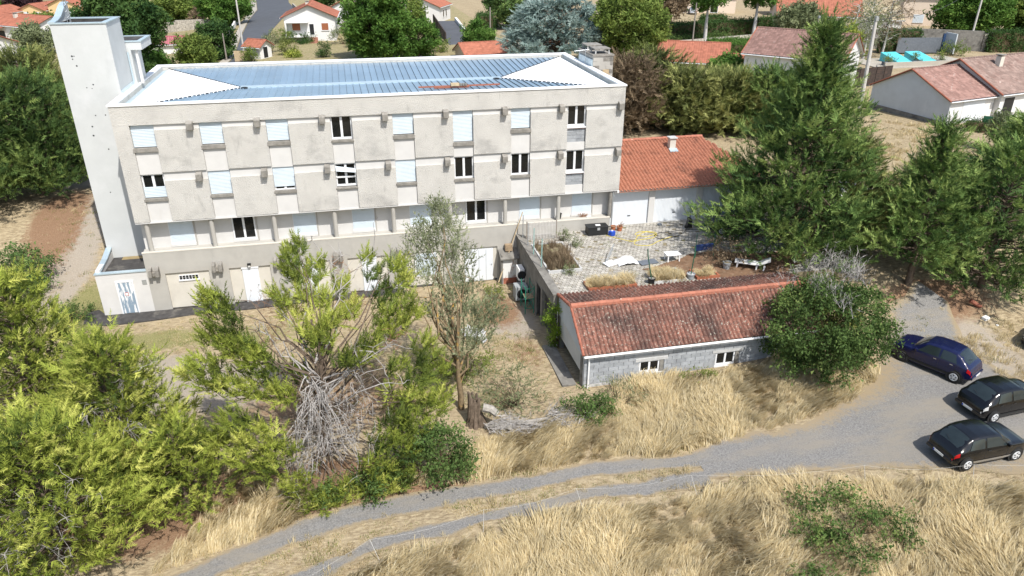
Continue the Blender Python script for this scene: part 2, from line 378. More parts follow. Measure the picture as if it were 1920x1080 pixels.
U2 = [(1, -26), (4, -23.6), (6.7, -22.2), (10.3, -21.3), (11.4, -20.8), (13.4, -20.5), (15.5, -20.3), (17.6, -20.1), (19.8, -19.9), (22.1, -19.9), (24.9, -19.75)]
L2 = [(3, -26.6), (6, -24), (8.8, -22.4), (11.4, -21.5), (13.3, -21.2), (15.3, -20.9), (17.5, -20.7), (19.7, -20.5), (21.8, -20.6), (24.9, -20.65)]
strip("gravel_track", U1, L1, 90, "track_gravel", "grey gravel wheel track nearest the conifers", seed=3)
strip("gravel_track", U2, L2, 90, "track_gravel", "grey gravel wheel track beside the tall dry grass", seed=4)
UY = [(24.9, -18.7), (27.5, -18.4), (30.2, -18.2), (33.2, -17.4), (35.4, -16.2), (36.6, -14.8), (38.2, -12.6), (40.3, -10.8), (43, -9.5)]
LY = [(24.9, -20.65), (26.3, -20.7), (28.5, -21.1), (30.5, -21.6), (32.6, -22.1), (34.4, -22.9), (37.5, -23.6), (42.0, -22.8), (42.2, -18.5), (42.0, -14.5), (43.6, -11.0)]
strip("gravel_yard", UY, LY, 60, "track_gravel", "wide grey gravel parking area under the dark cars", seed=5, m=16, rag=.34, lift=.024, cat="yard")
# ---------------------------------------------------------------- apartment block
L_, D_, HT = 28.1, 12.77, 11.91
BAY = 3.4
apt = thing("apartment_block", "long grey flat-roofed apartment block with roughcast panels and white stair tower", "building", (0, 0, 0))
def bx(name, mat, parent, *a, bevel=0): return MB().box(*a).build(name, mat, parent, bevel=bevel)
bx("core_wall", "white_render", apt, .01, L_-.01, .34, D_-.01, 5.42, 11.2)
bx("soffit", "white_render", apt, 0, L_, .02, D_, 5.385, 5.42)
bx("rear_wall", "grey_render", apt, 0, L_, D_-.3, D_, -.3, 5.385)
bx("floor_wall", "white_render", apt, .05, L_-.1, .75, .95, 3.4, 5.384)
bx("parapet", "roughcast", apt, 0, L_, 0, .34, 10.82, 11.82)
bx("parapet", "roughcast", apt, 0, .34, .341, D_-.341, 11.2, 11.818)
bx("parapet", "roughcast", apt, L_-.34, L_, .341, D_-.341, 11.2, 11.818)
bx("parapet", "roughcast", apt, 0, L_, D_-.34, D_, 11.2, 11.82)
bx("parapet_cap", "white_membrane", apt, -.05, L_+.05, -.05, .30, 11.825, 11.91)
bx("parapet_cap", "white_membrane", apt, -.05, L_+.05, D_-.36, D_+.05, 11.825, 11.91)
bx("parapet_cap", "white_membrane", apt, -.05, .33, .305, D_-.365, 11.83, 11.905)
bx("parapet_cap", "white_membrane", apt, L_-.33, L_+.05, .305, D_-.365, 11.83, 11.905)
# roof: two metal slopes falling to a middle gutter, white end triangles
E_Z, G_Z, YM, XA, XB = 11.66, 11.38, 6.39, 5.9, 21.8
y0r, y1r, x0r, x1r = .35, D_-.37, .72, 27.55
pw = .405
def panel(xa, xb, ya_a, ya_b, yg, name="roof_panel"):
    """one metal roof panel from the eave (ya at both sides) to the gutter line yg"""
    def z(y): return G_Z+(E_Z-G_Z)*abs(y-YM)/(YM-y0r)
    m = MB(); t = .012
    top = [(xa, ya_a, z(ya_a)), (xb, ya_b, z(ya_b)), (xb, yg[1], z(yg[1])), (xa, yg[0], z(yg[0]))]
    rib = .05; r = .045
    P = [[], []]
    for k, (A_, B_) in enumerate(((top[0], top[1]), (top[3], top[2]))):
        A_, B_ = Vector(A_), Vector(B_); w = (B_-A_)
        for u, dz in ((0, r), (.09, r), (.16, 0), (1, 0)): P[k].append(A_+w*u+Vector((0, 0, dz)))
    m.add(P[0]+P[1], [(i, i+1, i+5, i+4) for i in range(3)])
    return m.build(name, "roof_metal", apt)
x = x0r
while x < x1r-.05:
    xb = min(x+pw, x1r)
    def yedge(xx, side):   # how far from the eave the panel may run before meeting the white end triangle
        if xx < XA: f = (xx-x0r)/(XA-x0r)
        elif xx > XB: f = (x1r-xx)/(x1r-XB)
        else: f = 1
        e = y0r if side < 0 else y1r
        return e+(YM-e)*f + (-.16 if side < 0 else .16)*(1 if f > .97 else 0)
    for side in (-1, 1):
        e = y0r if side < 0 else y1r
        panel(x, xb-.013, e, e, (yedge(x, side), yedge(xb, side)))
    x = xb
for (xe, xa) in ((x0r, XA), (x1r, XB)):
    m = MB(); d = .035
    m.add([(xe, y0r, E_Z+.01), (xe, y1r, E_Z+.01), (xa, YM, G_Z+.02), (xe, y0r, E_Z-.1), (xe, y1r, E_Z-.1), (xa, YM, G_Z-.1)], [(0, 1, 2), (3, 5, 4), (0, 3, 4, 1), (1, 4, 5, 2), (2, 5, 3, 0)])
    m.build("roof_end", "white_membrane", apt)
    for e in (y0r, y1r):                       # stepped dark edge of the metal sheets along the triangle
        m = MB(); n = 26
        for i in range(n):
            f0 = i/n; f1 = (i+.62)/n
            p = Vector((xe, e, E_Z)).lerp(Vector((xa, YM, G_Z)), f0); q = Vector((xe, e, E_Z)).lerp(Vector((xa, YM, G_Z)), f1)
            m.tube([p+Vector((0, 0, .028)), q+Vector((0, 0, .028))], .035, 5)
        m.build("sheet_edge", "black_plastic_and_shade", apt)
MB().add([(x0r, y0r, E_Z-.03), (x1r, y0r, E_Z-.03), (x1r, YM, G_Z-.03), (x0r, YM, G_Z-.03), (x1r, y1r, E_Z-.03), (x0r, y1r, E_Z-.03)], [(0, 1, 2, 3), (3, 2, 4, 5)]).build("rib_shade", "tar_and_shade", apt)  # dark sheet seen through the panel gaps paints shade lines along the ribs
bx("gutter", "flashing", apt, XA-.1, XB+.1, YM-.28, YM+.28, G_Z-.05, G_Z+.075)
for xx in (XA+.15, XB-.25): MB().lathe((xx, YM-.34, G_Z+.03), [(.20, 0), (.20, .05), (.12, .07)], 10).build("drain", "black_plastic_and_shade", apt)
bx("side_gutter", "flashing", apt, .345, x0r, .36, D_-.38, 11.3, 11.6)
bx("side_gutter", "flashing", apt, x1r, L_-.345, .36, D_-.38, 11.3, 11.6)
for k in range(7):
    rr = random.Random(k)
# white lower facade strips / panels
bx("pier", "roughcast", apt, 0, .79, 0, .33, 5.47, 10.815)
bx("edge_strip", "white_render", apt, 0, L_, .03, .33, 5.386, 5.462)
for k in range(8):
    w0, w1 = .80+BAY*k, 1.94+BAY*k
    p0, p1 = 1.955+BAY*k, 4.19+BAY*k
    if k == 7: p1 = L_
    for row, (zb, zt, bt) in enumerate(((8.24, 10.53, 10.815), (5.47, 7.75, 8.13))):
        bx("facade_panel", "roughcast", apt, p0, p1, 0, .33, zb, zt)
        bx("facade_band", "white_render", apt, p0, p1, .10, .33, zt+.001, bt)
        if row == 0: bx("facade_band", "white_render", apt, p0, p1, .10, .33, 8.131, 8.239)
        # water spout bracket
        b0 = 3.62+BAY*k + (.25 if k == 7 else 0)
        m = MB().prism([(-.32, zt-.02), (-.32, zt+.33), (-.10, zt+.42), (.12, zt+.42), (.12, zt-.04)], (b0, b0+.31), 'x'); m.build("spout_block", "old_concrete", apt, bevel=.012)
    long = (k == 5); blk = (k == 7)
    # top floor
    sz = 9.0 if long else 9.60
    bx("spandrel", "white_render", apt, w0, w1, .09, .33, 8.14, (8.62 if blk else sz-.22))
    bx("spandrel", "white_render", apt, w0, w1, .09, .33, 5.47, (5.95 if blk else 6.66))
    for (zlo, zsill) in ((8.62, 9.48), (5.95, 6.70)):
        if not blk: continue
        bx("mortar_infill", "mortar", apt, w0+.01, w1-.01, .16, .33, zlo, zsill-.06)
        nr = int((zsill-.08-zlo)/.205)+1; dz = (zsill-.06-zlo)/nr
        for r_ in range(nr):
            cuts = [w0+.02, w0+.40, w0+.90, w1-.02] if r_ % 2 else [w0+.02, w0+.62, w1-.02]
            for a_, b_ in zip(cuts[:-1], cuts[1:]): bx("block", "block_grey", apt, a_+.008, b_-.008, .14, .17, zlo+r_*dz+.01, zlo+(r_+1)*dz-.01)
        bx("brick_course", "brick_red", apt, w0+.01, w1-.01, .10, .33, zsill-.055, zsill-.001)
for k in range(8):
    w0, w1 = .80+BAY*k, 1.94+BAY*k
    long = (k == 5); blk = (k == 7)
    def sill(z0, z1, mat="old_concrete"): bx("sill", mat, apt, w0-.06, w1+.04, -.03, .33, z0, z1)
    def frame(z0, z1, y=.2, x0=w0, x1=w1):
        m = MB(); t = .07
        m.box(x0, x1, y, y+.1, z1-t, z1); m.box(x0, x1, y, y+.1, z0, z0+t*1.6); m.box(x0, x0+t, y, y+.1, z0+t*1.6, z1-t); m.box(x1-t, x1, y, y+.1, z0+t*1.6, z1-t)
        m.box((x0+x1)/2-.065, (x0+x1)/2+.065, y-.015, y+.1, z0+t*1.6, z1-t)
        f = m.build("window", "pvc", apt); c = (x0+x1)/2
        MB().box(x0+t, c-.066, y+.05, y+.07, z0+t*1.6, z1-t).build("pane", "glass", f); MB().box(c+.066, x1-t, y+.05, y+.07, z0+t*1.6, z1-t).build("pane", "glass", f)
        return f
    def shutter(z0, z1, y=.17, x0=w0, x1=w1, parent=None):
        m = MB(); n = max(2, int((z1-z0)/.075)); d = (z1-z0)/n
        for i in range(n):
            a, b = z0+i*d, z0+(i+1)*d
            m.add([(x0, y, a), (x1, y, a), (x1, y-.014, a+d*.35), (x0, y-.014, a+d*.35), (x1, y, b), (x0, y, b)], [(0, 1, 2, 3), (3, 2, 4, 5)])
        m.box(x0, x1, y+.01, y+.03, z0, z1)
        o = m.build("shutter", "shutter_white", parent or apt); return o
    def reveal(z0, z1): bx("window_head", "white_render", apt, w0, w1, .30, .335, z0, z1)
    reveal(6.6, 8.13); reveal(8.9, 10.815)
    # top row
    if k in (3, 7): frame(9.50 if k == 3 else 9.56, 10.815)
    else: shutter(9.02 if long else 9.62, 10.815)
    if k == 7: bx("sill", "pvc", apt, w0-.03, w1+.03, .02, .33, 9.481, 9.56)
    elif long: sill(8.80, 9.0)
    else: sill(9.39, 9.59 if k != 3 else 9.495)
    # middle row
    zb = 6.80
    if k in (3, 5, 6, 7): frame(zb-.02, 8.13)
    elif k == 0:
        f = frame(zb, 8.13); shutter(zb+.03, 7.42, .16, parent=f)
    elif k == 2:
        f = frame(zb-.05, 8.13); shutter(zb+.19, 8.125, .16, parent=f)
    else: shutter(zb, 8.13)
    if k == 3:                                 # tilted upper sash, bent blind in front
        m = MB(); m.add([(w0+.03, .17, 7.98), (w1-.02, .12, 7.80), (w1-.02, -.06, 7.62), (w0+.03, -.02, 7.74), (w0+.03, .19, 7.96), (w1-.02, .14, 7.78), (w1-.02, -.04, 7.60), (w0+.03, 0, 7.72)], [(0, 1, 2, 3), (7, 6, 5, 4), (0, 4, 5, 1), (1, 5, 6, 2), (2, 6, 7, 3), (3, 7, 4, 0)])
        m.build("tilted_blind", "shutter_white", apt)
        bx("transom", "pvc", apt, w0+.02, w1-.02, .16, .2, 7.28, 7.37)
    if k == 7: bx("sill", "pvc", apt, w0-.03, w1+.03, .02, .33, 6.70, 6.779)
    else: sill(6.661, 6.795 if k not in (3,) else 6.74)
    # recessed floor: window
    f0, f1 = 1.5+BAY*k, 2.76+BAY*k
    m = MB(); m.box(f0-.05, f1+.05, .68, .76, 3.66, 3.77); m.build("sill", "white_render", apt)
    if k in (1, 5):
        m = MB(); t = .07; y = .69
        m.box(f0, f1, y, .74, 5.2, 5.30); m.box(f0, f1, y, .74, 3.78, 3.90); m.box(f0, f0+t, y, .74, 3.9, 5.2); m.box(f1-t, f1, y, .74, 3.9, 5.2); m.box((f0+f1)/2-.06, (f0+f1)/2+.06, y-.01, .74, 3.9, 5.2)
        f = m.build("window", "pvc", apt); c = (f0+f1)/2
        MB().box(f0+t, c-.06, .71, .72, 3.9, 5.2).build("pane", "glass", f); MB().box(c+.06, f1-t, .71, .72, 3.9, 5.2).build("pane", "glass", f)
    else:
        m = MB().box(f0-.03, f1+.03, .735, .748, 3.772, 5.38); f = m.build("window", "pvc", apt)
        m = MB(); n = 20; z0, z1 = 3.9, 5.38; d = (z1-z0)/n
        for i in range(n):
            a = z0+i*d; m.add([(f0, .72, a), (f1, .72, a), (f1, .71, a+d*.4), (f0, .71, a+d*.4), (f1, .72, a+d), (f0, .72, a+d)], [(0, 1, 2, 3), (3, 2, 4, 5)])
        m.build("shutter", "shutter_white", f)
        MB().box(f0, f1, .70, .733, 3.78, 3.9).build("bottom_rail", "pvc", f)
    bx("pier", "grey_render", apt, f1+.06, f1+.12, .70, .76, 3.55, 5.38)
for k in range(9):
    MB().tube([(.50+BAY*k*.998, .22, 3.56), (.50+BAY*k*.998, .22, 5.384)], .125, 14).build("column", "old_concrete" if k == 8 else "grey_render", apt, smooth=False)
# basement wall with infilled bays
bx("ledge", "grey_render", apt, .0, 27.6, .0, .76, 3.25, 3.64)
bx("ledge_lip", "cream_render", apt, -.02, 27.62, -.015, .14, 3.641, 3.70)
bx("basement_wall", "grey_render", apt, 0, 27.6, 0, .40, 2.33, 3.249)
ops = [(.96+BAY*k, 3.32+BAY*k) for k in range(6)]
ops[1] = (4.42, 6.72)
prev = 0
for a, b in ops:
    bx("basement_wall", "grey_render", apt, prev, a, 0, .40, -.4, 2.329); prev = b
bx("basement_wall", "grey_render", apt, prev, 27.6, 0, .40, -.4, 2.329)
for k, (a, b) in enumerate(ops):
    bx("infill_wall", "cream_render", apt, a, b, .10, .39, -.4, 2.329)
    bx("plinth", "tar_and_shade", apt, a, b, .06, .10, -.4, .1)
    c = .45+BAY*k
    if k < 7:
        m = MB(); z = 2.50
        m.prism([(-.36, z-.20), (-.36, z+.22), (-.05, z+.32), (.0, z+.32), (.0, z-.25)], (c-.27, c-.11), 'x')
        m.prism([(-.36, z-.20), (-.36, z+.22), (-.05, z+.32), (.0, z+.32), (.0, z-.25)], (c+.08, c+.27), 'x')
        m.box(c-.11, c+.08, -.26, 0, z-.18, z+.05)
        m.build("bracket", "old_concrete", apt)
v = MB().box(1.60, 2.74, .04, .099, 1.76, 1.83).build("vent_sill", "pvc", apt)
m = MB(); m.box(1.63, 2.70, .07, .098, 1.83, 2.12); m.build("vent_window", "pvc", apt)
for i in range(6):
    for j in range(2): bx("glass_block", "glass", apt, 1.67+i*.173, 1.67+i*.173+.135, .055, .069, 1.86+j*.125, 1.86+j*.125+.10)
def whitedoor(a, b, z0, z1, mat="white_door", head=True, y=.04):
    d = bx("door", mat, apt, a, b, y, .099, z0, z1)
    if head: MB().box(a-.04, b+.03, y-.03, .099, z1+.001, z1+.12).build("shutter_box", "pvc", d)
    MB().lathe((b-.1, y-.03, (z0+z1)/2), [(.03, 0), (.03, .04)], 8).build("handle", "galv", d)
    return d
whitedoor(5.12, 6.02, .06, 2.2); whitedoor(8.5, 9.4, .06, 2.2); whitedoor(12.0, 12.85, .06, 2.18)
m = MB().box(15.15, 16.55, .05, .099, .70, 2.25); f = m.build("window", "pvc", apt); MB().box(15.25, 16.45, .035, .049, .78, 2.18).build("shutter", "shutter_white", f)
whitedoor(18.25, 20.05, .05, 2.2, head=False)
m = MB(); 
for i in range(1, 4): m.box(18.25+i*.45-.01, 18.25+i*.45+.01, .03, .041, .08, 2.17)
m.build("door_joint", "grey_plastic", apt)
lamp = bx("wall_lamp", "black_plastic_and_shade", apt, 5.47, 5.67, -.14, 0, 2.46, 2.56); MB().box(5.5, 5.64, -.13, -.02, 2.36, 2.459).build("lamp_glass", "lamp_clear", lamp)
bx("plaque", "galv", apt, -.34, -.10, -.02, 0, 1.78, 2.06)
# annex
bx("annex", "white_render", apt, -2.69, -.001, .001, 2.99, -.4, 2.32)
for a in ((-2.69, -.001, -.001, .22, 2.321, 2.58), (-2.69, -2.45, .221, 2.99, 2.321, 2.75)): bx("annex_parapet", "white_render", apt, *a)
bx("annex_cap", "flashing", apt, -2.73, -.0, -.05, .25, 2.581, 2.64)
MB().prism([(.251, 2.64), (.8, 2.72), (1.8, 2.80), (2.98, 3.05), (2.98, 2.97), (1.8, 2.72), (.8, 2.64), (.251, 2.57)], (-2.73, -2.42), 'x').build("annex_cap", "flashing", apt)
bx("annex_roof", "tar_and_shade", apt, -2.44, -.01, .23, 2.98, 2.322, 2.36)
MB().box(-1.9, -.05, 2.55, 2.98, 2.361, 2.375).build("moss", "fol_straw", apt)
d = bx("door", "peeling_blue", apt, -1.66, -.88, -.035, 0, .08, 2.02)
m = MB(); m.box(-1.74, -1.661, -.05, 0, .05, 2.10); m.box(-.879, -.80, -.05, 0, .05, 2.10); m.box(-1.66, -.88, -.05, 0, 2.021, 2.10); m.build("door_frame", "pvc", d)
MB().box(-1.37, -1.17, -.042, -.036, 1.18, 1.38).build("door_sign", "tail_red", d)
MB().box(-1.345, -1.195, -.046, -.0425, 1.205, 1.355).build("sign_face", "litter_white", d)
# stair tower
tw = bx("stair_tower", "tower_paint", apt, -2.69, -.002, 3.0, 5.9, 2.3, 14.5)
for a in ((-2.69, -.002, 3.0, 3.22), (-2.69, -.002, 5.68, 5.9), (-2.69, -2.47, 3.221, 5.679), (-.222, -.002, 3.221, 5.679)): MB().box(*a, 14.501, 15.56).build("tower_parapet", "tower_paint", tw)
for a in ((-2.74, .05, 2.95, 3.26), (-2.74, .05, 5.64, 5.95), (-.26, .05, 3.261, 5.639)): MB().box(*a, 15.561, 15.62).build("tower_cap", "flashing", tw)
cv = [(2.95, 15.62), (3.6, 15.66), (4.2, 15.80), (4.7, 16.02), (5.2, 16.25), (5.6, 16.36), (5.95, 16.38)]
MB().prism([(3.261, 15.62)]+cv[1:]+[(5.95, 15.56), (3.261, 15.56)], (-2.69, -2.50), 'x').build("swept_parapet", "tower_paint", tw)
MB().prism([(y, z+.055) for y, z in cv]+[(y, z+.0) for y, z in cv[::-1]], (-2.76, -2.42), 'x').build("swept_cap", "flashing", tw)
MB().box(-2.46, -.23, 3.23, 5.67, 14.501, 14.53).build("tower_floor", "tar_and_shade", tw)
for a in ((-2.46, -.23, 5.655, 5.675), (-2.465, -2.445, 3.23, 5.65), (-.245, -.225, 3.23, 5.65)): MB().box(*a, 14.531, 15.555).build("tower_shade", "tar_and_shade", tw)  # dark lining added to paint the shade inside the well
m = MB(); rr = random.Random(5)
for (xx, zz, s) in [(-2.0, 13.95, .05), (-1.9, 13.95, .03), (-2.0, 13.8, .035), (-1.88, 13.45, .045), (-1.3, 12.45, .04), (-1.65, 12.3, .03), (-1.4, 12.25, .025), (-1.55, 10.8, .035), (-1.05, 10.8, .035), (-1.85, 10.2, .045), (-1.9, 9.7, .05), (-1.3, 8.9, .04), (-1.75, 6.4, .035), (-.6, 10.9, .03)]:
    m.lathe((xx, 2.997, zz), [(s, 0), (s, .02)], 8, 'y')
m.build("hole_shade", "black_plastic_and_shade", tw)  # black discs paint the shade in the drilled holes
cn = MB().box(-.6, .82, 5.95, 8.5, 13.80, 14.24).build("canopy", "tower_paint", tw)
for a in ((-.62, .86, 5.91, 6.1), (-.62, .86, 8.35, 8.54), (.62, .86, 6.101, 8.349)): MB().box(*a, 14.241, 14.30).build("canopy_cap", "flashing", cn)
MB().box(-.6, .61, 6.105, 8.345, 14.241, 14.255).build("canopy_roof", "tar_and_shade", cn)
MB().box(-.3, .2, 5.95, 8.3, 11.5, 13.799).build("lift_wall", "tower_paint", tw)
MB().box(.38, .52, 6.1, 6.3, 11.9, 13.799).build("canopy_post", "white_render", tw)
MB().tube([(.06, 5.8, 13.7), (.06, 5.8, 11.8)], .05, 8).build("downpipe", "flashing", tw)
MB().box(.0, .06, 3.05, 5.9, 11.915, 12.10).build("wall_flashing", "flashing", tw)
# rooftop chimney stack at the right end
st = bx("chimney_stack", "grey_render", apt, L_+.06, 29.55, 6.4, 9.6, 2.9, 12.55)
MB().box(28.1, 29.6, 6.35, 9.65, 12.551, 12.66).build("stack_top", "old_concrete", st)
for (a, b) in ((6.6, 7.7), (8.3, 9.5)):
    MB().box(28.3, 29.4, a, b, 12.95, 13.02).build("stack_hood", "old_concrete", st)
    m = MB()
    for xx in (28.36, 29.28):
        for yy in (a+.05, b-.13): m.box(xx, xx+.08, yy, yy+.08, 12.661, 12.95)
    m.build("hood_leg", "mortar", st)
rr = random.Random(2)
for r_ in range(6):
    xx = 28.16
    while xx < 29.45:
        w = rr.choice((.3, .45, .4)); 
        if rr.random() < .8:
            z0 = 12.50-(r_+1)*.26
            MB().box(xx, min(xx+w-.02, 29.53), 6.385-rr.random()*.01, 6.399, z0, z0+.235).build("block", rr.choice(("old_concrete", "grey_render", "cardboard", "wall_old")), st)
        xx += w
MB().box(L_-.02, L_+.055, 6.45, 9.3, 11.92, 12.35).build("stack_flashing", "flashing", st)
# rusty beam lying on the roof and scaffold coupler boxes
bm_ = thing("steel_beam", "long rusty steel beam lying on the sky-tinted metal roof", "beam", (16.2, 2.8, 11.62))
MB().box(16.2, 21.1, 2.76, 2.86, 11.64, 11.72).build("bar", "rust_red", bm_); MB().box(17.1, 19.2, 2.62, 2.78, 11.60, 11.71).build("board", "rust_red", bm_)
MB().box(18.1, 18.6, 2.52, 2.9, 11.725, 11.86).build("crate", "cardboard", bm_)
m = MB()
for i in range(3): m.box(18.65+i*.15, 18.76+i*.15, 2.55, 2.85, 11.725, 11.83)
m.build("coupler", "old_concrete", bm_)
# antennas
an = thing("roof_antenna", "thin lattice aerial mast on the stair tower", "antenna", (-2.1, 4.2, 14.53))
m = MB(); 
for dx, dy in ((0, 0), (.22, 0), (.11, .2)): m.tube([(-2.2+dx, 4.2+dy, 14.531), (-2.11+dx*.2, 4.26+dy*.2, 18.2)], .015, 4)
m.build("mast", "galv", an); m = MB()
for i in range(9):
    z = 15.4+i*.3; f = 1-(i/10); m.tube([(-2.2+.09*(1-f), 4.2, z), (-1.98-.13*(1-f), 4.2, z+.15)], .009, 4); m.tube([(-2.2+.09*(1-f), 4.2, z), (-2.09, 4.4-.1*(1-f), z+.15)], .009, 4)
m.build("lattice", "galv", an)
an = thing("tv_antenna", "small comb TV antenna beside the chimney stack", "antenna", (28.0, 7.6, 11.92))
m = MB().tube([(28.0, 7.6, 11.91), (28.0, 7.6, 12.9)], .02, 6); m.build("mast", "galv", an); m = MB(); m.tube([(27.2, 7.6, 12.75), (28.3, 7.6, 12.85)], .014, 5)
for i in range(8): m.tube([(27.25+i*.11, 7.35, 12.755+i*.01), (27.25+i*.11, 7.85, 12.755+i*.01)], .007, 4)
m.build("boom", "galv", an)
# tar paving at the foot
m = MB(); pts = [(-3.6, -.9), (-2.2, -1.35), (0, -1.2), (2.5, -.95), (5, -.9), (8, -.75), (12, -.8), (14, -.7), (14, -.02), (-2.6, -.02), (-3.2, .8), (-3.8, .6)]
m.prism(pts, (-.1, .06), 'z'); props(m.build("tar_apron", "tar_and_shade"), "black tar strip along the foot of the basement wall", "pavement", kind="structure")
# ---------------------------------------------------------------- roof tiles
def tile_mesh(w=.22, l=.40, h=.085):
    u = [0, .10, .22, .36, .50, .64, .78, .9, 1.0]; zz = [.0, .4, .8, 1, .8, .35, .02, 0, .02]
    V = []; F = []
    for y, dz in ((0, .022), (l, .0)):
        V += [(a*w, y, b*h+dz) for a, b in zip(u, zz)]
    n = len(u)
    V += [(a*w, 0, b*h+.022-.02) for a, b in zip(u, zz)]           # visible front edge
    F += [(i, i+1, n+i+1, n+i) for i in range(n-1)] + [(2*n+i, 2*n+i+1, i+1, i) for i in range(n-1)]
    return V, F
TV, TF = tile_mesh()
def tiled_slope(parent, x0, x1, ye, ze, yr, zr, mat, single=0, seed=0, w=.22, l=.34, name="roof_tile", joined="roof_tiles", clip=None):
    """slope from eave (ye,ze) to ridge (yr,zr); the first `single` tiles from the eave up are objects, the rest one joined part"""
    rg = random.Random(seed); org = worg(parent)
    run = math.hypot(yr-ye, zr-ze); ang = math.atan2(zr-ze, abs(yr-ye)); sgn = 1 if yr > ye else -1
    nr = int(round(run/l)); dl = run/nr; nc = int((x1-x0)/w); dw = (x1-x0)/nc
    V0 = [(a*dw/.22, b*(dl*1.16)/.40, c) for a, b, c in TV]
    rot = Matrix.Rotation(ang, 4, 'X')
    if sgn < 0: rot = Matrix.Rotation(math.pi, 4, 'Z') @ rot
    sme = bpy.data.meshes.new(name); sme.from_pydata(V0, [], TF); sme.materials.append(MATS[mat])
    jb = MB(); cnt = 0
    for r_ in range(nr):
        for c in range(nc):
            t = (r_*dl)/run; x = x0+c*dw+(dw if sgn < 0 else 0); y = ye+(yr-ye)*t; z = ze+(zr-ze)*t
            if clip and not clip(x+dw/2, y): continue
            j = Matrix.Translation((x+rg.uniform(-.006, .006), y, z+rg.uniform(-.006, .01))) @ rot @ Matrix.Rotation(rg.uniform(-.02, .02), 4, 'Z')
            if cnt < single:
                o = link(name, sme, None, parent); o.matrix_local = Matrix.Translation(-org) @ j
            else:
                jb.add([j @ Vector(v) for v in V0], TF, rg.random())
            cnt += 1
    if jb.v:
        o = jb.build(joined, mat+"_joined" if mat == "tile_old" else mat, parent); o["kind"] = "stuff"
def ridge_row(parent, x0, x1, y, z, r=.13, step=.36, mat="ridge_tile"):
    n = int((x1-x0)/step); d = (x1-x0)/n; seg = 7
    V = []; F = []
    for xx, s in ((0, 1.0), (d*1.05, .88)):
        V += [(xx, -r*s*math.cos(math.pi*k/seg), r*s*math.sin(math.pi*k/seg)*.9) for k in range(seg+1)]
    F = [(k, k+1, seg+1+k+1, seg+1+k) for k in range(seg)]
    me = bpy.data.meshes.new("ridge_tile"); me.from_pydata(V, [], F); me.materials.append(MATS[mat]); org = worg(parent); rg = random.Random(3)
    for i in range(n):
        o = link("ridge_tile", me, None, parent); o.location = Vector((x0+i*d, y, z+rg.uniform(0, .015)))-org

# ---------------------------------------------------------------- shed of grey blocks with old tile roof
shed = thing("block_shed", "long grey concrete-block shed with lichen-spotted red tile roof", "shed", (22, -13.1, 0))
SX0, SX1, SYF, SYB, SZE, SYR, SZR = 21.85, 34.9, -13.05, -8.7, 1.98, -10.85, 3.45
wins = [(24.75, 26.03, .42, 1.10), (28.82, 30.10, .30, 1.08)]
bx("back_wall", "wall_old", shed, SX0+.1, SX1-.1, SYB+.0, SYB+.15, -.3, 2.0)
for a in ((SX0+.05, SX1-.05, SYF+.16, SYF+.30, -.3, .2), (SX0+.05, SX1-.05, SYF+.16, SYF+.30, 1.26, 1.96)): bx("front_wall", "mortar", shed, *a)
xs = [SX0+.05, wins[0][0], wins[0][1], wins[1][0], wins[1][1], SX1-.05]
for i in (0, 2, 4): bx("front_wall", "mortar", shed, xs[i], xs[i+1], SYF+.16, SYF+.30, .2, 1.26)
for (a, b, c, d) in wins:
    if c > .2: bx("front_wall", "mortar", shed, a, b, SYF+.16, SYF+.30, .2, c-.1)
    bx("front_wall", "mortar", shed, a, b, SYF+.16, SYF+.30, d+.001, 1.259)
# individual blocks, 50 x 20 cm
rg = random.Random(8); row = 0; z = .18
bmeshes = {}
while z < 1.93:
    x = SX0+.06 - (.26 if row % 2 else 0)
    while x < SX1-.06:
        a, b = max(x, SX0+.06), min(x+.505, SX1-.06)
        segs = [(a, b)]
        for (wa, wb, wc, wd) in wins:
            if z+.19 > wc-.12 and z < wd+.12:
                pad = .22 if z+.1 > wd else .02
                segs = [s for q in segs for s in ((q[0], min(q[1], wa-pad)), (max(q[0], wb+pad), q[1])) if s[1]-s[0] > .06]
        for (p, q) in segs:
            if q-p < .07: continue
            key = round(q-p, 2)
            if key not in bmeshes:
                me = bpy.data.meshes.new("block"); t_ = MB().box(0, key-.014, 0, .045, 0, min(.196, 1.95-z)); me.from_pydata(t_.v, [], t_.f); me.materials.append(MATS["block_grey"]); bmeshes[key] = me
            o = link("block", bmeshes[key], None, shed); o.location = Vector((p+.007, SYF+.12-rg.random()*.006, z+.005))-worg(shed)
        x += .505
    z += .205; row += 1
bx("plinth", "mortar", shed, SX0+.06, 26.5, SYF+.10, SYF+.159, -.3, .16)
bx("top_band", "block_grey", shed, SX0+.06, SX1-.06, SYF+.10, SYF+.118, 1.70, 1.95)
for (a, b, c, d) in wins:
    bx("lintel", "mortar", shed, a-.2, b+.2, SYF+.11, SYF+.159, d+.002, d+.16)
    m = MB(); y = SYF+.17; t = .07
    m.box(a+.02, b-.22, y, y+.08, d-t, d); m.box(a+.02, b-.22, y, y+.08, c, c+t*1.7); m.box(a+.02, a+.02+t, y, y+.08, c+t*1.7, d-t); m.box(b-.22-t, b-.22, y, y+.08, c+t*1.7, d-t); mid = (a+b-.2)/2
    m.box(mid-.05, mid+.05, y, y+.08, c+t*1.7, d-t); f = m.build("window", "pvc", shed)
    MB().box(a+.02+t, mid-.051, y+.04, y+.05, c+t*1.7, d-t).build("pane", "glass", f); MB().box(mid+.051, b-.22-t, y+.04, y+.05, c+t*1.7, d-t).build("pane", "glass", f)
    bx("reveal", "wall_old", shed, b-.2, b, SYF+.14, SYF+.29, c, d)
    bx("sill", "mortar", shed, a-.06, b+.06, SYF+.05, SYF+.17, c-.11, c-.001)
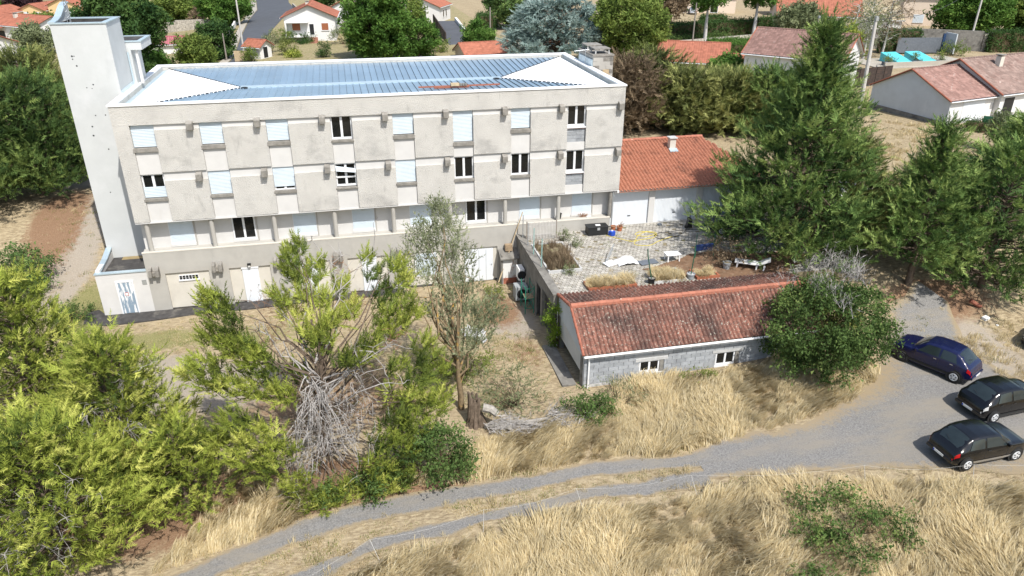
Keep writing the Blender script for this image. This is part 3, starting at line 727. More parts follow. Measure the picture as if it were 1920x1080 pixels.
# left gable side: post, roller shutter, sloping barge
bx("corner_post", "wall_old", shed, SX0, SX0+.25, SYF+.32, SYF+.55, -.3, 2.0)
bx("corner_post", "wall_old", shed, SX0, SX0+.25, -9.0, -8.72, -.3, 2.3)
MB().prism([(SYF+.02, 1.95), (SYR, SZR-.12), (-8.64, 2.84), (-8.64, 1.9), (SYF+.02, 1.72)], (SX0-.02, SX0+.14), 'x').build("gable", "cement_gable", shed)
m = MB(); 
for i in range(14):
    a = .72+i*.085; m.add([(SX0+.02, SYF+.56, a), (SX0+.02, -9.01, a), (SX0-.005, -9.01, a+.04), (SX0-.005, SYF+.56, a+.04), (SX0+.02, -9.01, a+.085), (SX0+.02, SYF+.56, a+.085)], [(0, 1, 2, 3), (3, 2, 4, 5)])
m.build("roller_shutter", "cream_render", shed)
bx("interior_wall", "tar_and_shade", shed, SX0+.9, SX0+1, SYF+.4, -8.8, -.3, 1.9)
bx("right_wall", "block_grey", shed, SX1-.15, SX1, SYF+.31, SYB-.01, -.3, 2.0)
# roof
jb = MB(); jb.add([(SX0, SYF-.02, SZE-.05), (SX1, SYF-.02, SZE-.05), (SX1, SYR, SZR-.05), (SX0, SYR, SZR-.05), (SX0, -8.64, 2.90), (SX1, -8.64, 2.90)], [(0, 1, 2, 3), (3, 2, 5, 4)]); jb.build("roof_deck", "wood", shed)
tiled_slope(shed, SX0-.06, SX1, SYF-.10, SZE-.06, SYR, SZR-.01, "tile_old", single=300, seed=4)
tiled_slope(shed, SX0-.06, SX1, -8.62, 2.97, SYR, SZR-.01, "tile_old", single=0, seed=5)
ridge_row(shed, SX0-.08, SX1, SYR, SZR+.02)
bx("ridge_mortar", "ridge_tile", shed, SX0-.06, SX1, SYR-.17, SYR-.11, SZR-.06, SZR+.012)
m = MB()
for i in range(9):
    t0 = i/9; t1 = (i+1.06)/9; m.tube([(SX0-.07, SYF-.1+(SYR-SYF+.1)*t0, SZE-.02+(SZR-SZE)*t0), (SX0-.07, SYF-.1+(SYR-SYF+.1)*t1, SZE+.02+(SZR-SZE)*t1)], [.075, .062], 8)
    if i < 8: t0b = i/8; m.tube([(SX0-.07, -8.62+(SYR+8.62)*t0b, 3.0+(SZR-3.0)*t0b), (SX0-.07, -8.62+(SYR+8.62)*min(1, t0b+.13), 3.03+(SZR-3.0)*min(1, t0b+.13))], [.09, .075], 8)
m.build("verge_tiles", "rust_red", shed)
m = MB().tube([(SX0-.05, SYF-.16, SZE-.10), (SX1, SYF-.16, SZE-.12)], .06, 10); m.build("gutter", "white_plastic", shed)
MB().tube([(22.12, SYF-.16, SZE-.12), (22.12, SYF+.04, SZE-.25), (22.12, SYF+.04, -.1)], .045, 8).build("downpipe", "white_plastic", shed)
MB().tube([(21.75, -8.75, -.1), (21.75, -8.75, 2.1)], .03, 8).build("downpipe", "white_plastic", shed)
m = MB().box(SX0-.9, SX0-.2, SYF+.4, -8.7, -.1, .09); props(m.build("concrete_step", "wall_old"), "pale concrete strip along the shed's open side", "pavement", kind="structure")

# ---------------------------------------------------------------- garages
gar = thing("garage_row", "row of white-doored garages with orange tile roof", "building", (28.2, .4, 2.95))
GX0, GX1 = 28.14, 38.4
bx("wall", "cream_render", gar, GX0, GX1, .55, 9.9, 2.6, 5.25)
xs_d = [(27.78, 30.32), (30.72, 33.62), (34.02, 36.9)]
for a, b in ((30.33, 30.71), (33.63, 34.01), (36.91, 38.4)): bx("pier", "white_render", gar, a, b, .30, .549, 2.9, 5.2)
for a, b in xs_d:
    m = MB(); n = 30 ; w = (b-a)/n
    for i in range(n): m.add([(a+i*w, .44, 2.97), (a+(i+.45)*w, .425, 2.97), (a+(i+1)*w, .44, 2.97), (a+i*w, .44, 5.05), (a+(i+.45)*w, .425, 5.05), (a+(i+1)*w, .44, 5.05)], [(0, 1, 4, 3), (1, 2, 5, 4)])
    m.box(a, b, .45, .54, 2.96, 5.05); d = m.build("garage_door", "white_door", gar)
    m = MB(); m.box(a, b, .38, .449, 5.051, 5.22); m.box(a-.05, a-.001, .34, .5, 2.95, 5.22); m.build("door_frame", "pvc", d)
    MB().box((a+b)/2-.1, (a+b)/2+.1, .40, .424, 3.5, 3.54).build("handle", "black_plastic_and_shade", d)
    bx("threshold", "mortar", gar, a, b, .30, .43, 2.93, 2.965)
bx("fascia", "white_plastic", gar, 28.0, GX1+.3, -.02, .06, 5.26, 5.40)
GYR, GZR = 5.65, 6.98
def gclip(x, y): return x < GX1+.3-max(0, (y-(-.1)))*.45
tiled_slope(gar, 28.13, GX1+.3, -.10, 5.36, GYR, GZR, "tile_orange", seed=7, w=.235, l=.36, clip=gclip)
m = MB(); m.add([(28.13, -.1, 5.3), (GX1+.3, -.1, 5.3), (GX1-2.2, GYR, GZR-.06), (28.13, GYR, GZR-.06), (28.13, 10.3, 5.4), (GX1+.3, 10.3, 5.4)], [(0, 1, 2, 3), (3, 2, 5, 4), (1, 5, 2)]); m.build("roof_deck", "tile_orange", gar)
ridge_row(gar, 28.2, GX1-2.2, GYR, GZR+.03, .14, .4)
c = bx("chimney", "cream_render", gar, 33.2, 33.62, 4.2, 4.62, 6.0, 7.35)
MB().box(33.12, 33.70, 4.12, 4.70, 7.351, 7.42).build("chimney_cap", "mortar", c); MB().prism([(3.85, 6.52), (4.21, 6.64), (4.21, 6.70), (3.85, 6.58)], (33.12, 33.70), 'x').build("chimney_flashing", "flashing", c)
MB().tube([(27.78, .12, 2.97), (27.78, .12, 5.3)], .05, 8).build("downpipe", "galv", gar)

# ---------------------------------------------------------------- terrace
ter = MB().box(21.76, 39, -8.62, .30, -.3, 2.92).build("terrace", "paver_bed"); props(ter, "raised terrace of small worn paving blocks", "terrace", kind="structure")
pm = MB(); rg = random.Random(11); y = -8.60; r_ = 0
while y < .25:
    x = 21.98 - (.12 if r_ % 2 else 0)
    while x < 38.5:
        if rg.random() > .035:
            d = rg.uniform(-.012, .012); w = .205+rg.uniform(-.012, .008); p0, q0 = max(x, 21.98), x+w
            pm.add([(p0, y, 2.945+d), (q0, y, 2.945+d+rg.uniform(-.006, .006)), (q0, y+w, 2.945+d), (p0, y+w, 2.945+d), (p0, y, 2.92), (q0, y, 2.92), (q0, y+w, 2.92), (p0, y+w, 2.92)], [(0, 1, 2, 3), (4, 5, 1, 0), (5, 6, 2, 1), (6, 7, 3, 2), (7, 4, 0, 3)], rg.random())
        x += .232
    y += .232; r_ += 1
o = pm.build("paving_stones", "paver", ter); o["kind"] = "stuff"
rw = thing("retaining_wall", "weathered dark block retaining wall holding up the terrace", "wall", (21.75, -4, 0))
def rwbox(y0, y1, z0, z1, x0=21.55, x1=21.758, name="wall_section"): return MB().box(x0, x1, y0, y1, z0, z1).build(name, "wall_old", rw)
rwbox(-1.75, .0, -.3, 2.95); rwbox(-2.62, -1.751, 1.62, 2.95); rwbox(-5.0, -2.621, -.3, 2.95); rwbox(-6.2, -5.001, 2.1, 2.95); rwbox(-8.6, -6.201, 2.3, 2.95)
rwbox(-6.45, -6.2, -.3, 2.3, 21.5, 21.755, "pier"); rwbox(-5.25, -5.0, -.3, 2.095, 21.5, 21.54, "pier")
MB().box(21.50, 21.98, -8.62, -.01, 2.951, 3.03).build("coping", "wall_old", rw)
MB().box(21.70, 21.757, -2.6, -1.77, -.2, 1.6).build("door", "white_door", rw)
MB().box(21.72, 21.757, -8.6, -5.02, -.3, 2.29).build("opening_shade", "tar_and_shade", rw)  # flat dark panel paints the shade inside the opening
V = [(32.5+4.6*math.cos(a)*(1+.12*math.sin(5*a)+.07*math.sin(11*a+1)), -6.9+1.75*math.sin(a)*(1+.16*math.sin(4*a+.5)+.08*math.sin(13*a)), 2.972) for a in [2*math.pi*i/60 for i in range(60)]]
V = [(x, max(y, -8.6), z) for x, y, z in V]
props(MB().add([(32.5, -6.9, 2.972)]+V, [(0, i+1, (i+1) % 60+1) for i in range(60)]).build("needle_litter", "needle_litter"), "brown fallen needles covering the paving under the big conifer", "litter", kind="stuff")
# planters with dry grass
def planter(x0, x1, y0, y1, mat, label):
    t = thing("raised_planter", label, "planter", ((x0+x1)/2, (y0+y1)/2, 2.95), group="planters on the terrace")
    for a in ((x0, x1, y0, y0+.1), (x0, x1, y1-.1, y1), (x0, x0+.1, y0+.1, y1-.1), (x1-.1, x1, y0+.1, y1-.1)): MB().box(*a, 2.94, 3.10).build("edging", mat, t)
    MB().box(x0+.1, x1-.1, y0+.1, y1-.1, 2.94, 3.04).build("soil", "paver_bed", t); return t
planter(22.0, 23.95, -5.95, -1.9, "mortar", "large planter of brown dead weeds beside the retaining wall")
planter(23.5, 26.2, -8.5, -7.5, "red_edge", "left of three straw-filled planters along the shed roof")
planter(27.2, 29.1, -8.45, -7.1, "mortar", "middle straw-filled planter between two poles in buckets")
planter(29.7, 31.05, -8.4, -7.35, "red_edge", "small red-edged planter of straw nearest the white lounger")

TZ = 2.955
# picket gate panel leaning at the block
g = thing("picket_gate", "pale wooden picket gate panel standing on the terrace corner", "gate", (22.9, -.9, TZ))
for i in range(19):
    x = 22.05+i*.094; MB().box(x, x+.05, -.95, -.92, TZ, TZ+1.12+.03*math.sin(i*2.1)).build("picket", "concrete_pole", g)
for z in (.28, .82): MB().box(22.0, 23.82, -.919, -.88, TZ+z, TZ+z+.08).build("rail", "concrete_pole", g)
for x in (21.98, 23.84): MB().box(x-.03, x+.03, -.93, -.87, TZ-.01, TZ+1.2).build("post", "wood_pole", g)
# storage box
s = thing("storage_box", "black plastic garden storage box against the terrace wall", "box", (26.5, -.75, TZ))
MB().box(25.85, 27.15, -1.1, -.45, TZ, TZ+.48).build("body", "black_plastic_and_shade", s, bevel=.03); MB().box(25.82, 27.18, -1.13, -.42, TZ+.485, TZ+.56).build("lid", "black_plastic_and_shade", s, bevel=.02)
MB().box(26.42, 26.60, -1.142, -1.131, TZ+.35, TZ+.52).build("latch", "galv", s); MB().box(26.4, 26.7, -.9, -.7, TZ+.562, TZ+.59).build("cloth", "litter_white", s)
def pot(x, y, r, h, mat, label, name="plant_pot", cat="pot", soil="paver_bed", group=None, z=TZ):
    t = thing(name, label, cat, (x, y, z), group=group)
    MB().lathe((x, y, z), [(r*.72, 0), (r*.95, h*.85), (r*1.05, h*.86), (r*1.05, h), (r*.9, h), (r*.88, h*.8)], 16).build("body", mat, t, smooth=False)
    MB().lathe((x, y, z+h*.78), [(r*.86, 0), (r*.86, .01)], 14).build("soil", soil, t); return t
pot(27.73, -.42, .16, .28, "terracotta", "terracotta pot beside the black storage box"); p = pot(28.08, -.62, .18, .30, "terracotta", "larger terracotta pot with a dead brown plant")
m = MB(); rr = random.Random(4)
for i in range(12): m.tube([(28.08, -.62, TZ+.25), (28.08+rr.uniform(-.2, .3), -.62+rr.uniform(-.2, .2), TZ+.4+rr.random()*.25)], .012, 4)
m.build("dead_plant", "dead_brown", p)
t = thing("blue_crate", "small blue plastic container lying near the terracotta pots", "crate", (27.32, -1.3, TZ))
MB().cbox((27.32, -1.3, TZ+.16), .36, .3, .3, .5).build("body", "blue_plastic", t, bevel=.03); MB().cbox((27.30, -1.465, TZ+.17), .12, .02, .12, .5).build("label_patch", "litter_white", t); MB().cbox((27.32, -1.3, TZ+.335), .1, .1, .06, .5).build("cap", "litter_white", t)
def hose(name, label, mat, pts, r, cat="hose"):
    m = MB(); P = [Vector((a, b, TZ+.012+(c if len(q) > 2 else 0))) for q in pts for a, b, c in [(*q, 0)[:3]]]
    S = []
    for i in range(len(P)-1):
        p0, p1, p2, p3 = P[max(i-1, 0)], P[i], P[i+1], P[min(i+2, len(P)-1)]
        for k in range(6):
            u = k/6; S.append(.5*((2*p1)+(p2-p0)*u+(2*p0-5*p1+4*p2-p3)*u*u+(3*p1-p0-3*p2+p3)*u**3))
    m.tube(S+[P[-1]], r, 5); return props(m.build(name, mat), label, cat)
rr = random.Random(9)
hose("garden_hose", "tangled yellow garden hose spread over the paving", "yellow_hose", [(27.0, -1.2), (27.6, -1.9), (28.3, -2.5), (28.9, -1.7), (29.6, -1.2), (30.1, -1.6), (29.4, -1.9), (28.8, -1.5), (29.3, -1.1), (30.2, -1.4), (29.7, -2.2), (28.6, -2.4), (28.2, -3.0), (29.0, -3.3), (29.8, -2.8), (31.0, -2.2)], .018)
hose("pressure_hose", "black hose looping from the pressure washer", "black_plastic_and_shade", [(32.4, -1.2), (31.8, -1.9), (30.6, -2.5), (29.9, -2.2), (30.2, -1.6), (31.5, -1.4), (33.2, -1.5), (34.0, -2.4), (34.8, -2.9)], .016)
w = thing("pressure_washer", "upright black pressure washer standing near the garage doors", "pressure washer", (32.55, -1.1, TZ))
MB().prism([(32.36, TZ+.08), (32.74, TZ+.08), (32.70, TZ+.4), (32.63, TZ+.72), (32.50, TZ+.72), (32.42, TZ+.4)], (-1.26, -.98), 'y').build("body", "black_plastic_and_shade", w, bevel=.02)
MB().tube([(32.46, -1.0, TZ+.6), (32.50, -1.0, TZ+1.05), (32.62, -1.0, TZ+1.05), (32.66, -1.0, TZ+.6)], .02, 6).build("handle", "black_plastic_and_shade", w)
for x in (32.34, 32.72): MB().lathe((x, -1.05, TZ+.09), [(.09, 0), (.09, .05)], 12, 'x').build("wheel", "tyre", w)
MB().tube([(32.75, -1.2, TZ+.3), (32.9, -1.2, TZ+.8)], .015, 6).build("lance", "galv", w)
props(MB().box(33.1, 34.1, -1.0, -.55, TZ, TZ+.02).build("door_mat", "green_mat"), "dark green mat on the paving beside the parked hatchback", "mat")
props(MB().lathe((31.0, -.15, TZ), [(.16, 0), (.14, .07), (.06, .1)], 14).build("drain_cover", "grey_sheet"), "dark round lid lying at the first garage door", "lid")
# crumpled white sheet / shower tray
t = thing("plastic_shell", "curved white plastic shell lying in the middle of the terrace", "debris", (26.9, -5.5, TZ))
V = []; F = []; nn = 12
for i in range(nn+1):
    for j in range(7):
        u, v = i/nn, j/6
        V.append((26.1+u*1.25+.06*math.sin(v*4), -5.95+v*.85+.12*u, TZ+.02+.42*math.sin(math.pi*min(1, u*1.05))**.7*math.sin(math.pi*(.12+.76*v))+.02*math.sin(u*20)))
for i in range(nn):
    for j in range(6): a = i*7+j; F.append((a, a+7, a+8, a+1))
MB().add(V, F).build("shell", "white_plastic", t, smooth=True)
m = MB(); m.cbox((25.75, -5.45, TZ+.06), .7, .5, .05, .4, .1); m.build("sheet", "white_plastic", t)
m = MB().cbox((27.95, -5.7, TZ+.05), 1.1, .55, .03, .15, .06); props(m.build("grey_board", "grey_sheet"), "flat dark grey board lying beside the white shell", "board")
m = MB().cbox((29.0, -6.9, TZ+.03), .45, .35, .03, .2, 0); props(m.build("grey_tray", "grey_plastic"), "small grey tray behind the middle planter", "tray")
m = MB(); m.tube([(25.4, -5.5, TZ+.05), (26.3, -4.4, TZ+.75)], .03, 6); m.tube([(25.6, -5.3, TZ+.03), (26.2, -4.6, TZ+.55)], .02, 6); props(m.build("folded_parasol", "galv"), "folded grey pole resting against the white shell", "pole")
t = thing("plastic_stool", "white square plastic stool on the paving in tree shade", "stool", (29.4, -5.7, TZ))
MB().box(29.0, 29.85, -5.95, -5.35, TZ+.40, TZ+.45).build("seat", "white_plastic", t, bevel=.015)
for x in (29.05, 29.74):
    for y in (-5.92, -5.44): MB().box(x, x+.06, y, y+.06, TZ, TZ+.40).build("leg", "white_plastic", t)
def bucket_pole(x, y, lean, hgt, label, mat="black_plastic_and_shade"):
    t = pot(x, y, .22, .32, mat, label, "pole_bucket", "bucket", "mortar")
    MB().tube([(x, y, TZ+.2), (x+lean*.9, y+.02, TZ+hgt*.8), (x+lean, y+.05, TZ+hgt)], .028, 6).build("pole", "green_mat", t); return t
bucket_pole(27.1, -8.25, -.35, 2.0, "black bucket holding a leaning green pole left of the straw"); bucket_pole(29.4, -8.2, .1, 1.9, "grey bucket holding a green pole beside the red-edged planter", "grey_plastic")
t = thing("swing_seat", "dark blue cloth slung on a thin metal frame", "swing", (31.4, -5.6, TZ))
MB().cbox((31.4, -5.6, TZ+.62), 1.1, .1, .42, .05, .25).build("cloth", "dark_blue_cloth", t, bevel=.02)
for x in (30.85, 31.98): MB().tube([(x, -5.7, TZ), (x+.03, -5.55, TZ+1.5)], .02, 6).build("post", "green_mat", t)
MB().tube([(30.85, -5.63, TZ+.72), (31.98, -5.6, TZ+.78)], .018, 6).build("rail", "green_mat", t)
pot(31.95, -7.4, .24, .42, "grey_plastic", "plain grey bucket in front of the brown dead bush", "garden_bucket", "bucket")
t = thing("sun_lounger", "white plastic sun lounger at the foot of the big conifer", "sun lounger", (33.4, -7.6, TZ), R(-32))
MB().box(-.95, .35, -.3, .3, .30, .36).build("bed", "white_plastic", t, world=False, bevel=.01)
MB().prism([(.35, .30), (.95, .62), (.93, .67), (.33, .36)], (-.3, .3), 'y').build("backrest", "white_plastic", t, world=False)
for x in (-.85, .2, .6):
    for y in (-.27, .22): MB().prism([(x, 0), (x+.07, 0), (x+.12, .3), (x+.02, .3)], (y, y+.05), 'y').build("leg", "white_plastic", t, world=False)
for i, (y, hgt) in enumerate(((-.6, 1.5), (-1.9, 1.5), (-3.3, 1.7), (-5.1, 1.75))):
    t = MB().tube([(21.80, y, 2.9), (21.82, y+.03, 2.95+hgt)], .032, 6).build("fence_post", "teal_paint" if i > 1 else "galv")
    props(t, ("thin grey metal post at the block end of the retaining wall", "thin grey metal post, second from the block on the wall", "teal metal post in front of the dead weeds, third on the wall", "teal metal post nearest the shed on the retaining wall")[i], "post", "posts on the retaining wall")
pot(24.45, .55, .14, .34, "black_plastic_and_shade", "black pot on the ledge under the shuttered window", "ledge_pot", "pot", z=3.64)
t = thing("ledge_plant", "small dead plant with litter on the window ledge", "plant", (26.0, .5, 3.64)); m = MB(); rr = random.Random(1)
for i in range(22): m.tube([(26.0+rr.uniform(-.2, .2), .5, 3.645), (26.0+rr.uniform(-.35, .35), .5+rr.uniform(-.1, .1), 3.7+rr.random()*.25)], .014, 4)
m.build("stems", "dead_brown", t); MB().cbox((26.35, .45, 3.67), .3, .15, .04, .3).build("litter", "litter_white", t)

# ---------------------------------------------------------------- courtyard things
t = thing("lean_to", "small lean-to with a rust-streaked white door by the retaining wall", "outhouse", (21, -.4, 0))
for a in ((20.42, 20.52, -.75, -.02, -.2, 2.0), (21.44, 21.54, -.75, -.02, -.2, 2.0)): MB().box(*a).build("side_wall", "wall_old", t)
MB().prism([(-.9, 1.72), (-.9, 1.80), (-.01, 2.14), (-.01, 2.06)], (20.35, 21.54), 'x').build("roof", "wall_old", t)
d = MB().box(20.53, 21.43, -.70, -.64, .0, 1.62).build("door", "rust_white", t); MB().box(20.55, 21.41, -.707, -.701, .02, .42).build("rust_patch", "rust_red", d)
m = MB().box(20.45, 21.5, -.63, -.02, -.1, 1.7); m.build("inside_shade", "tar_and_shade", t)  # solid dark filler paints the shade behind the door
bx("wooden_box", "wood", t, 20.75, 21.2, -.4, -.1, 2.1, 2.5)
def acunit(x, y, z, w, h, d, label, mat="grey_plastic"):
    t = thing("cooling_unit", label, "air conditioner", (x, y, z), group="cooling units at the retaining wall")
    MB().box(x-w/2, x+w/2, y-d/2, y+d/2, z, z+h).build("case", mat, t, bevel=.02)
    MB().lathe((x, y-d/2-.012, z+h*.5), [(h*.36, 0), (h*.36, .012)], 18, 'y').build("fan_grille", "black_plastic_and_shade", t)
    for q in (-.3, .3): MB().box(x+q*w-.03, x+q*w+.03, y-d*.4, y+d*.4, z-.06, z-.001).build("foot", "black_plastic_and_shade", t)
    return t
acunit(21.1, -3.05, .16, .75, .85, .75, "square grey cooling unit standing on the dirt")
acunit(21.30, -2.1, 1.0, .35, .75, .8, "slim white cooling unit hung above the grey one", "white_plastic")
t = thing("scaffold_stand", "green painted metal stand with a wooden shelf by the wall", "scaffold", (21.1, -4.3, .1))
for x in (20.95, 21.45):
    for y in (-4.9, -3.8): MB().tube([(x, y, -.02), (x+.03, y+.05, 1.75)], .025, 6).build("post", "green_paint", t)
for z in (.35, .95, 1.6):
    for (a, b) in (((20.96, -4.88), (20.97, -3.78)), ((21.46, -4.88), (21.47, -3.78)), ((20.96, -4.88), (21.47, -4.88))): MB().tube([(*a, z), (*b, z)], .018, 6).build("bar", "green_paint", t)
MB().box(20.97, 21.46, -4.87, -4.2, .96, .99).build("shelf", "wood", t)
for z in (.6, 1.25): MB().tube([(20.96, -4.88, z-.25), (21.47, -4.88, z+.35)], .016, 6).build("brace", "green_paint", t)
props(MB().tube([(20.2, -.95, .3), (20.9, -.4, 1.8), (21.9, -.1, 4.5)], [.04, .035, .03], 6).build("leaning_pole", "cardboard"), "long bare wooden pole leaning at the building corner", "pole")
V = []; F = []; rr = random.Random(6)
for i in range(13):
    for j in range(11): V.append((16.9+i*.12+rr.uniform(-.04, .04), -7.6+j*.17+rr.uniform(-.05, .05)+.3*math.sin(i*.5), hz(17.5, -6.7)+.07+.10*rr.random()))
for i in range(12):
    for j in range(10):
        if (i-6)**2/34+(j-5)**2/24 < 1+rr.uniform(-.3, .2): F.append((i*11+j, i*11+11+j, i*11+12+j, i*11+j+1))
props(MB().add(V, F).build("tarpaulin", "mortar"), "torn white sheet lying on the ground behind the olive tree", "sheet")
for (x, y, s, lab) in ((44.7, -12.85, .34, "larger white litter box on the straw near the conifers"), (45.0, -13.4, .13, "small scrap of white litter beside the straw edge")):
    z = hz(x, y); props(MB().cbox((x, y, z+s*.25), s, s*.8, s*.5, .3, .1).build("litter", "litter_white", bevel=s*.08), lab, "litter")
m = MB().tube([(44.6, -11.7, hz(44.6, -11.7)+.32), (45.1, -12.0, hz(45.1, -12)+.1)], [.12, .10], 8); props(m.build("cut_log", "rust_red"), "short reddish log lying under the right conifers", "log")
# string fence along the grass
fp = [(6.2, -24.4), (11.6, -21.9), (15.4, -21.3), (19.4, -20.9), (24, -21.2), (30.5, -22.5), (34.4, -23.6), (40, -24.4)]
labs = ["first", "second", "third", "fourth", "fifth", "sixth", "seventh", "eighth"]
tops = []
for i, (x, y) in enumerate(fp):
    z = hz(x, y); lx = random.Random(i).uniform(-.35, .1); tp = (x+lx, y+.25, z+.85); tops.append(tp)
    props(MB().tube([(x, y, z-.05), tp], .009, 5).build("fence_stake", "wire_white"), "thin white fence stake at the track, %s from the left" % labs[i], "stake", "string fence stakes")
m = MB()
for a, b in zip(tops[:-1], tops[1:]):
    a, b = Vector(a), Vector(b); m.tube([a.lerp(b, k/8)-Vector((0, 0, .45*math.sin(math.pi*k/8)*.5)) for k in range(9)], .003, 4)
props(m.build("fence_string", "wire_white"), "sagging white string strung between the fence stakes", "string")
# ---------------------------------------------------------------- vegetation builders
def t_spray(seed, n=9, w=.10, ln=.40, curve=.10, up=.35):
    """feathery conifer spray along +X: narrow triangles on both sides of the axis and above it"""
    rg = np.random.default_rng(seed); V = []; F = []
    def q(a, d, l, wd, nz):
        d = d/np.linalg.norm(d); s = np.cross(d, nz); s /= np.linalg.norm(s)
        b = len(V); V.extend([a+s*wd, a-s*wd, a+d*l]); F.append((b, b+1, b+2))
    for i in range(n):
        t = .05+.9*i/(n-1); a = np.array([t, 0, curve*t*t]); l = ln*(1.1-.72*t)
        for sgn in (-1, 1):
            nz = np.array([rg.normal(0, .5), rg.normal(0, .5), 1])
            q(a, np.array([.72, sgn*(.85+rg.normal(0, .2)), rg.normal(.18, .28)]), l*rg.uniform(.75, 1.25), w*l, nz)
        if i % 2 == 0: q(a, np.array([.7, rg.normal(0, .3), .8]), l*up*2.0, w*l, np.array([0, 1, rg.normal(0, .4)]))
    q(np.zeros(3), np.array([1, 0, .05]), 1.0, .03, np.array([0, .3, 1])); q(np.array([.7, 0, curve*.6]), np.array([1, 0, .3]), .45, .05, np.array([.2, .3, 1]))
    return np.array(V), np.array(F)
def t_leaves(seed, n=12, size=.42, spread=.5, aspect=.62):
    """cluster of broad leaves"""
    rg = np.random.default_rng(seed); V = []; F = []
    for i in range(n):
        c = rg.normal(0, spread*.5, 3); d = rg.normal(0, 1, 3); d /= np.linalg.norm(d); nz = rg.normal(0, 1, 3)+np.array([0, 0, 1.2]); s = np.cross(d, nz); s /= np.linalg.norm(s)
        l = size*rg.uniform(.7, 1.25); b = len(V)
        V.extend([c-d*l*.5, c+d*l*.2+s*l*aspect*.5, c+d*l*.5-s*l*aspect*.35]); F.append((b, b+1, b+2))
    return np.array(V), np.array(F)
def t_willow(seed, n=16):
    rg = np.random.default_rng(seed); V = []; F = []
    for i in range(n):
        t = rg.uniform(0, 1); c = np.array([t, 0, -.12*t*t]); d = np.array([.8, rg.normal(0, .7), rg.normal(0, .6)]); d /= np.linalg.norm(d); s = np.cross(d, rg.normal(0, 1, 3)); s /= np.linalg.norm(s); l = rg.uniform(.14, .28); b = len(V)
        V.extend([c+s*.03, c-s*.03, c+d*l]); F.append((b, b+1, b+2))
    return np.array(V), np.array(F)
def t_twigs(seed, n=8):
    rg = np.random.default_rng(seed); V = []; F = []
    def st(a, e, w):
        d = e-a; s = np.cross(d, rg.normal(0, 1, 3)); s = s/np.linalg.norm(s)*w; b = len(V)
        V.extend([a-s, a+s, e]); F.append((b, b+1, b+2))
    st(np.zeros(3), np.array([1, 0, -.1]), .015)
    for i in range(n):
        t = rg.uniform(.1, .95); a = np.array([t, 0, -.1*t]); e = a+np.array([rg.uniform(.1, .3), rg.normal(0, .16), rg.normal(-.02, .12)]); st(a, e, .012)
    return np.array(V), np.array(F)
SPRAY = [t_spray(i) for i in range(5)]; SPRAY_FAR = [t_spray(60+i, 6, .16, .45) for i in range(3)]
LEAF = [t_leaves(20+i, 10, .50) for i in range(4)]; LEAF_SMALL = [t_leaves(30+i, 14, .30, .55) for i in range(4)]
WILLOW = [t_willow(40+i) for i in range(4)]; TWIG = [t_twigs(50+i) for i in range(4)]

def cloud(temps, P, Dr, S, tint, rg, upness=1.0, rolljit=.5):
    """instances of the templates baked into one mesh; returns V, F, tint"""
    P = np.asarray(P); n = len(P); Dr = Dr/np.linalg.norm(Dr, axis=1, keepdims=True)
    up = np.array([0, 0, upness])[None, :]+rg.normal(0, rolljit, (n, 3)); Y = np.cross(up, Dr); Y /= np.linalg.norm(Y, axis=1, keepdims=True)+1e-9; Z = np.cross(Dr, Y)
    pick = rg.integers(0, len(temps), n); Vs = []; Fs = []; Ts = []; off = 0
    for k, (tv, tf) in enumerate(temps):
        m = pick == k; c = m.sum()
        if not c: continue
        fr = np.stack([Dr[m], Y[m], Z[m]], 1)                        # c,3axes,3
        v = P[m][:, None, :] + S[m][:, None, None]*np.einsum('vk,ckj->cvj', tv, fr)
        f = tf[None] + (np.arange(c)*len(tv))[:, None, None] + off
        Vs.append(v.reshape(-1, 3)); Fs.append(f.reshape(-1, tf.shape[1])); Ts.append(np.repeat(tint[m], len(tf))+rg.normal(0, .06, c*len(tf))); off += c*len(tv)
    return np.concatenate(Vs), np.concatenate(Fs), np.clip(np.concatenate(Ts), 0, 1)
def tubes(paths, radii, n=4):
    """many tapered tubes baked together: paths list of (k,3), radii list of (k,)"""
    Vs = []; Fs = []; off = 0; ang = np.arange(n)*2*np.pi/n
    for p, r in zip(paths, radii):
        p = np.asarray(p, float); r = np.asarray(r, float); k = len(p)
        d = np.gradient(p, axis=0); d /= np.linalg.norm(d, axis=1, keepdims=True)+1e-9
        ref = np.where(np.abs(d[:, 2:3]) < .9, np.array([[0, 0, 1.]]), np.array([[1., 0, 0]]))
        a = np.cross(d, ref); a /= np.linalg.norm(a, axis=1, keepdims=True); b = np.cross(d, a)
        v = p[:, None, :]+r[:, None, None]*(np.cos(ang)[None, :, None]*a[:, None, :]+np.sin(ang)[None, :, None]*b[:, None, :])
        i = (np.arange(k-1)[:, None]*n+np.arange(n)[None, :]); j = (np.arange(k-1)[:, None]*n+(np.arange(n)+1)[None, :] % n)
        Fs.append((np.stack([i, j, j+n, i+n], -1)+off).reshape(-1, 4)); Vs.append(v.reshape(-1, 3)); off += k*n
    return np.concatenate(Vs), np.concatenate(Fs)
def curve3(a, b, sag, rg, k=5, jit=.06):
    t = np.linspace(0, 1, k)[:, None]; a = np.asarray(a, float); b = np.asarray(b, float); L = np.linalg.norm(b-a)
    p = a+(b-a)*t; p[:, 2] += sag*L*(np.sin(np.pi*t[:, 0])); p[1:-1] += rg.normal(0, jit*L, (k-2, 3)); return p

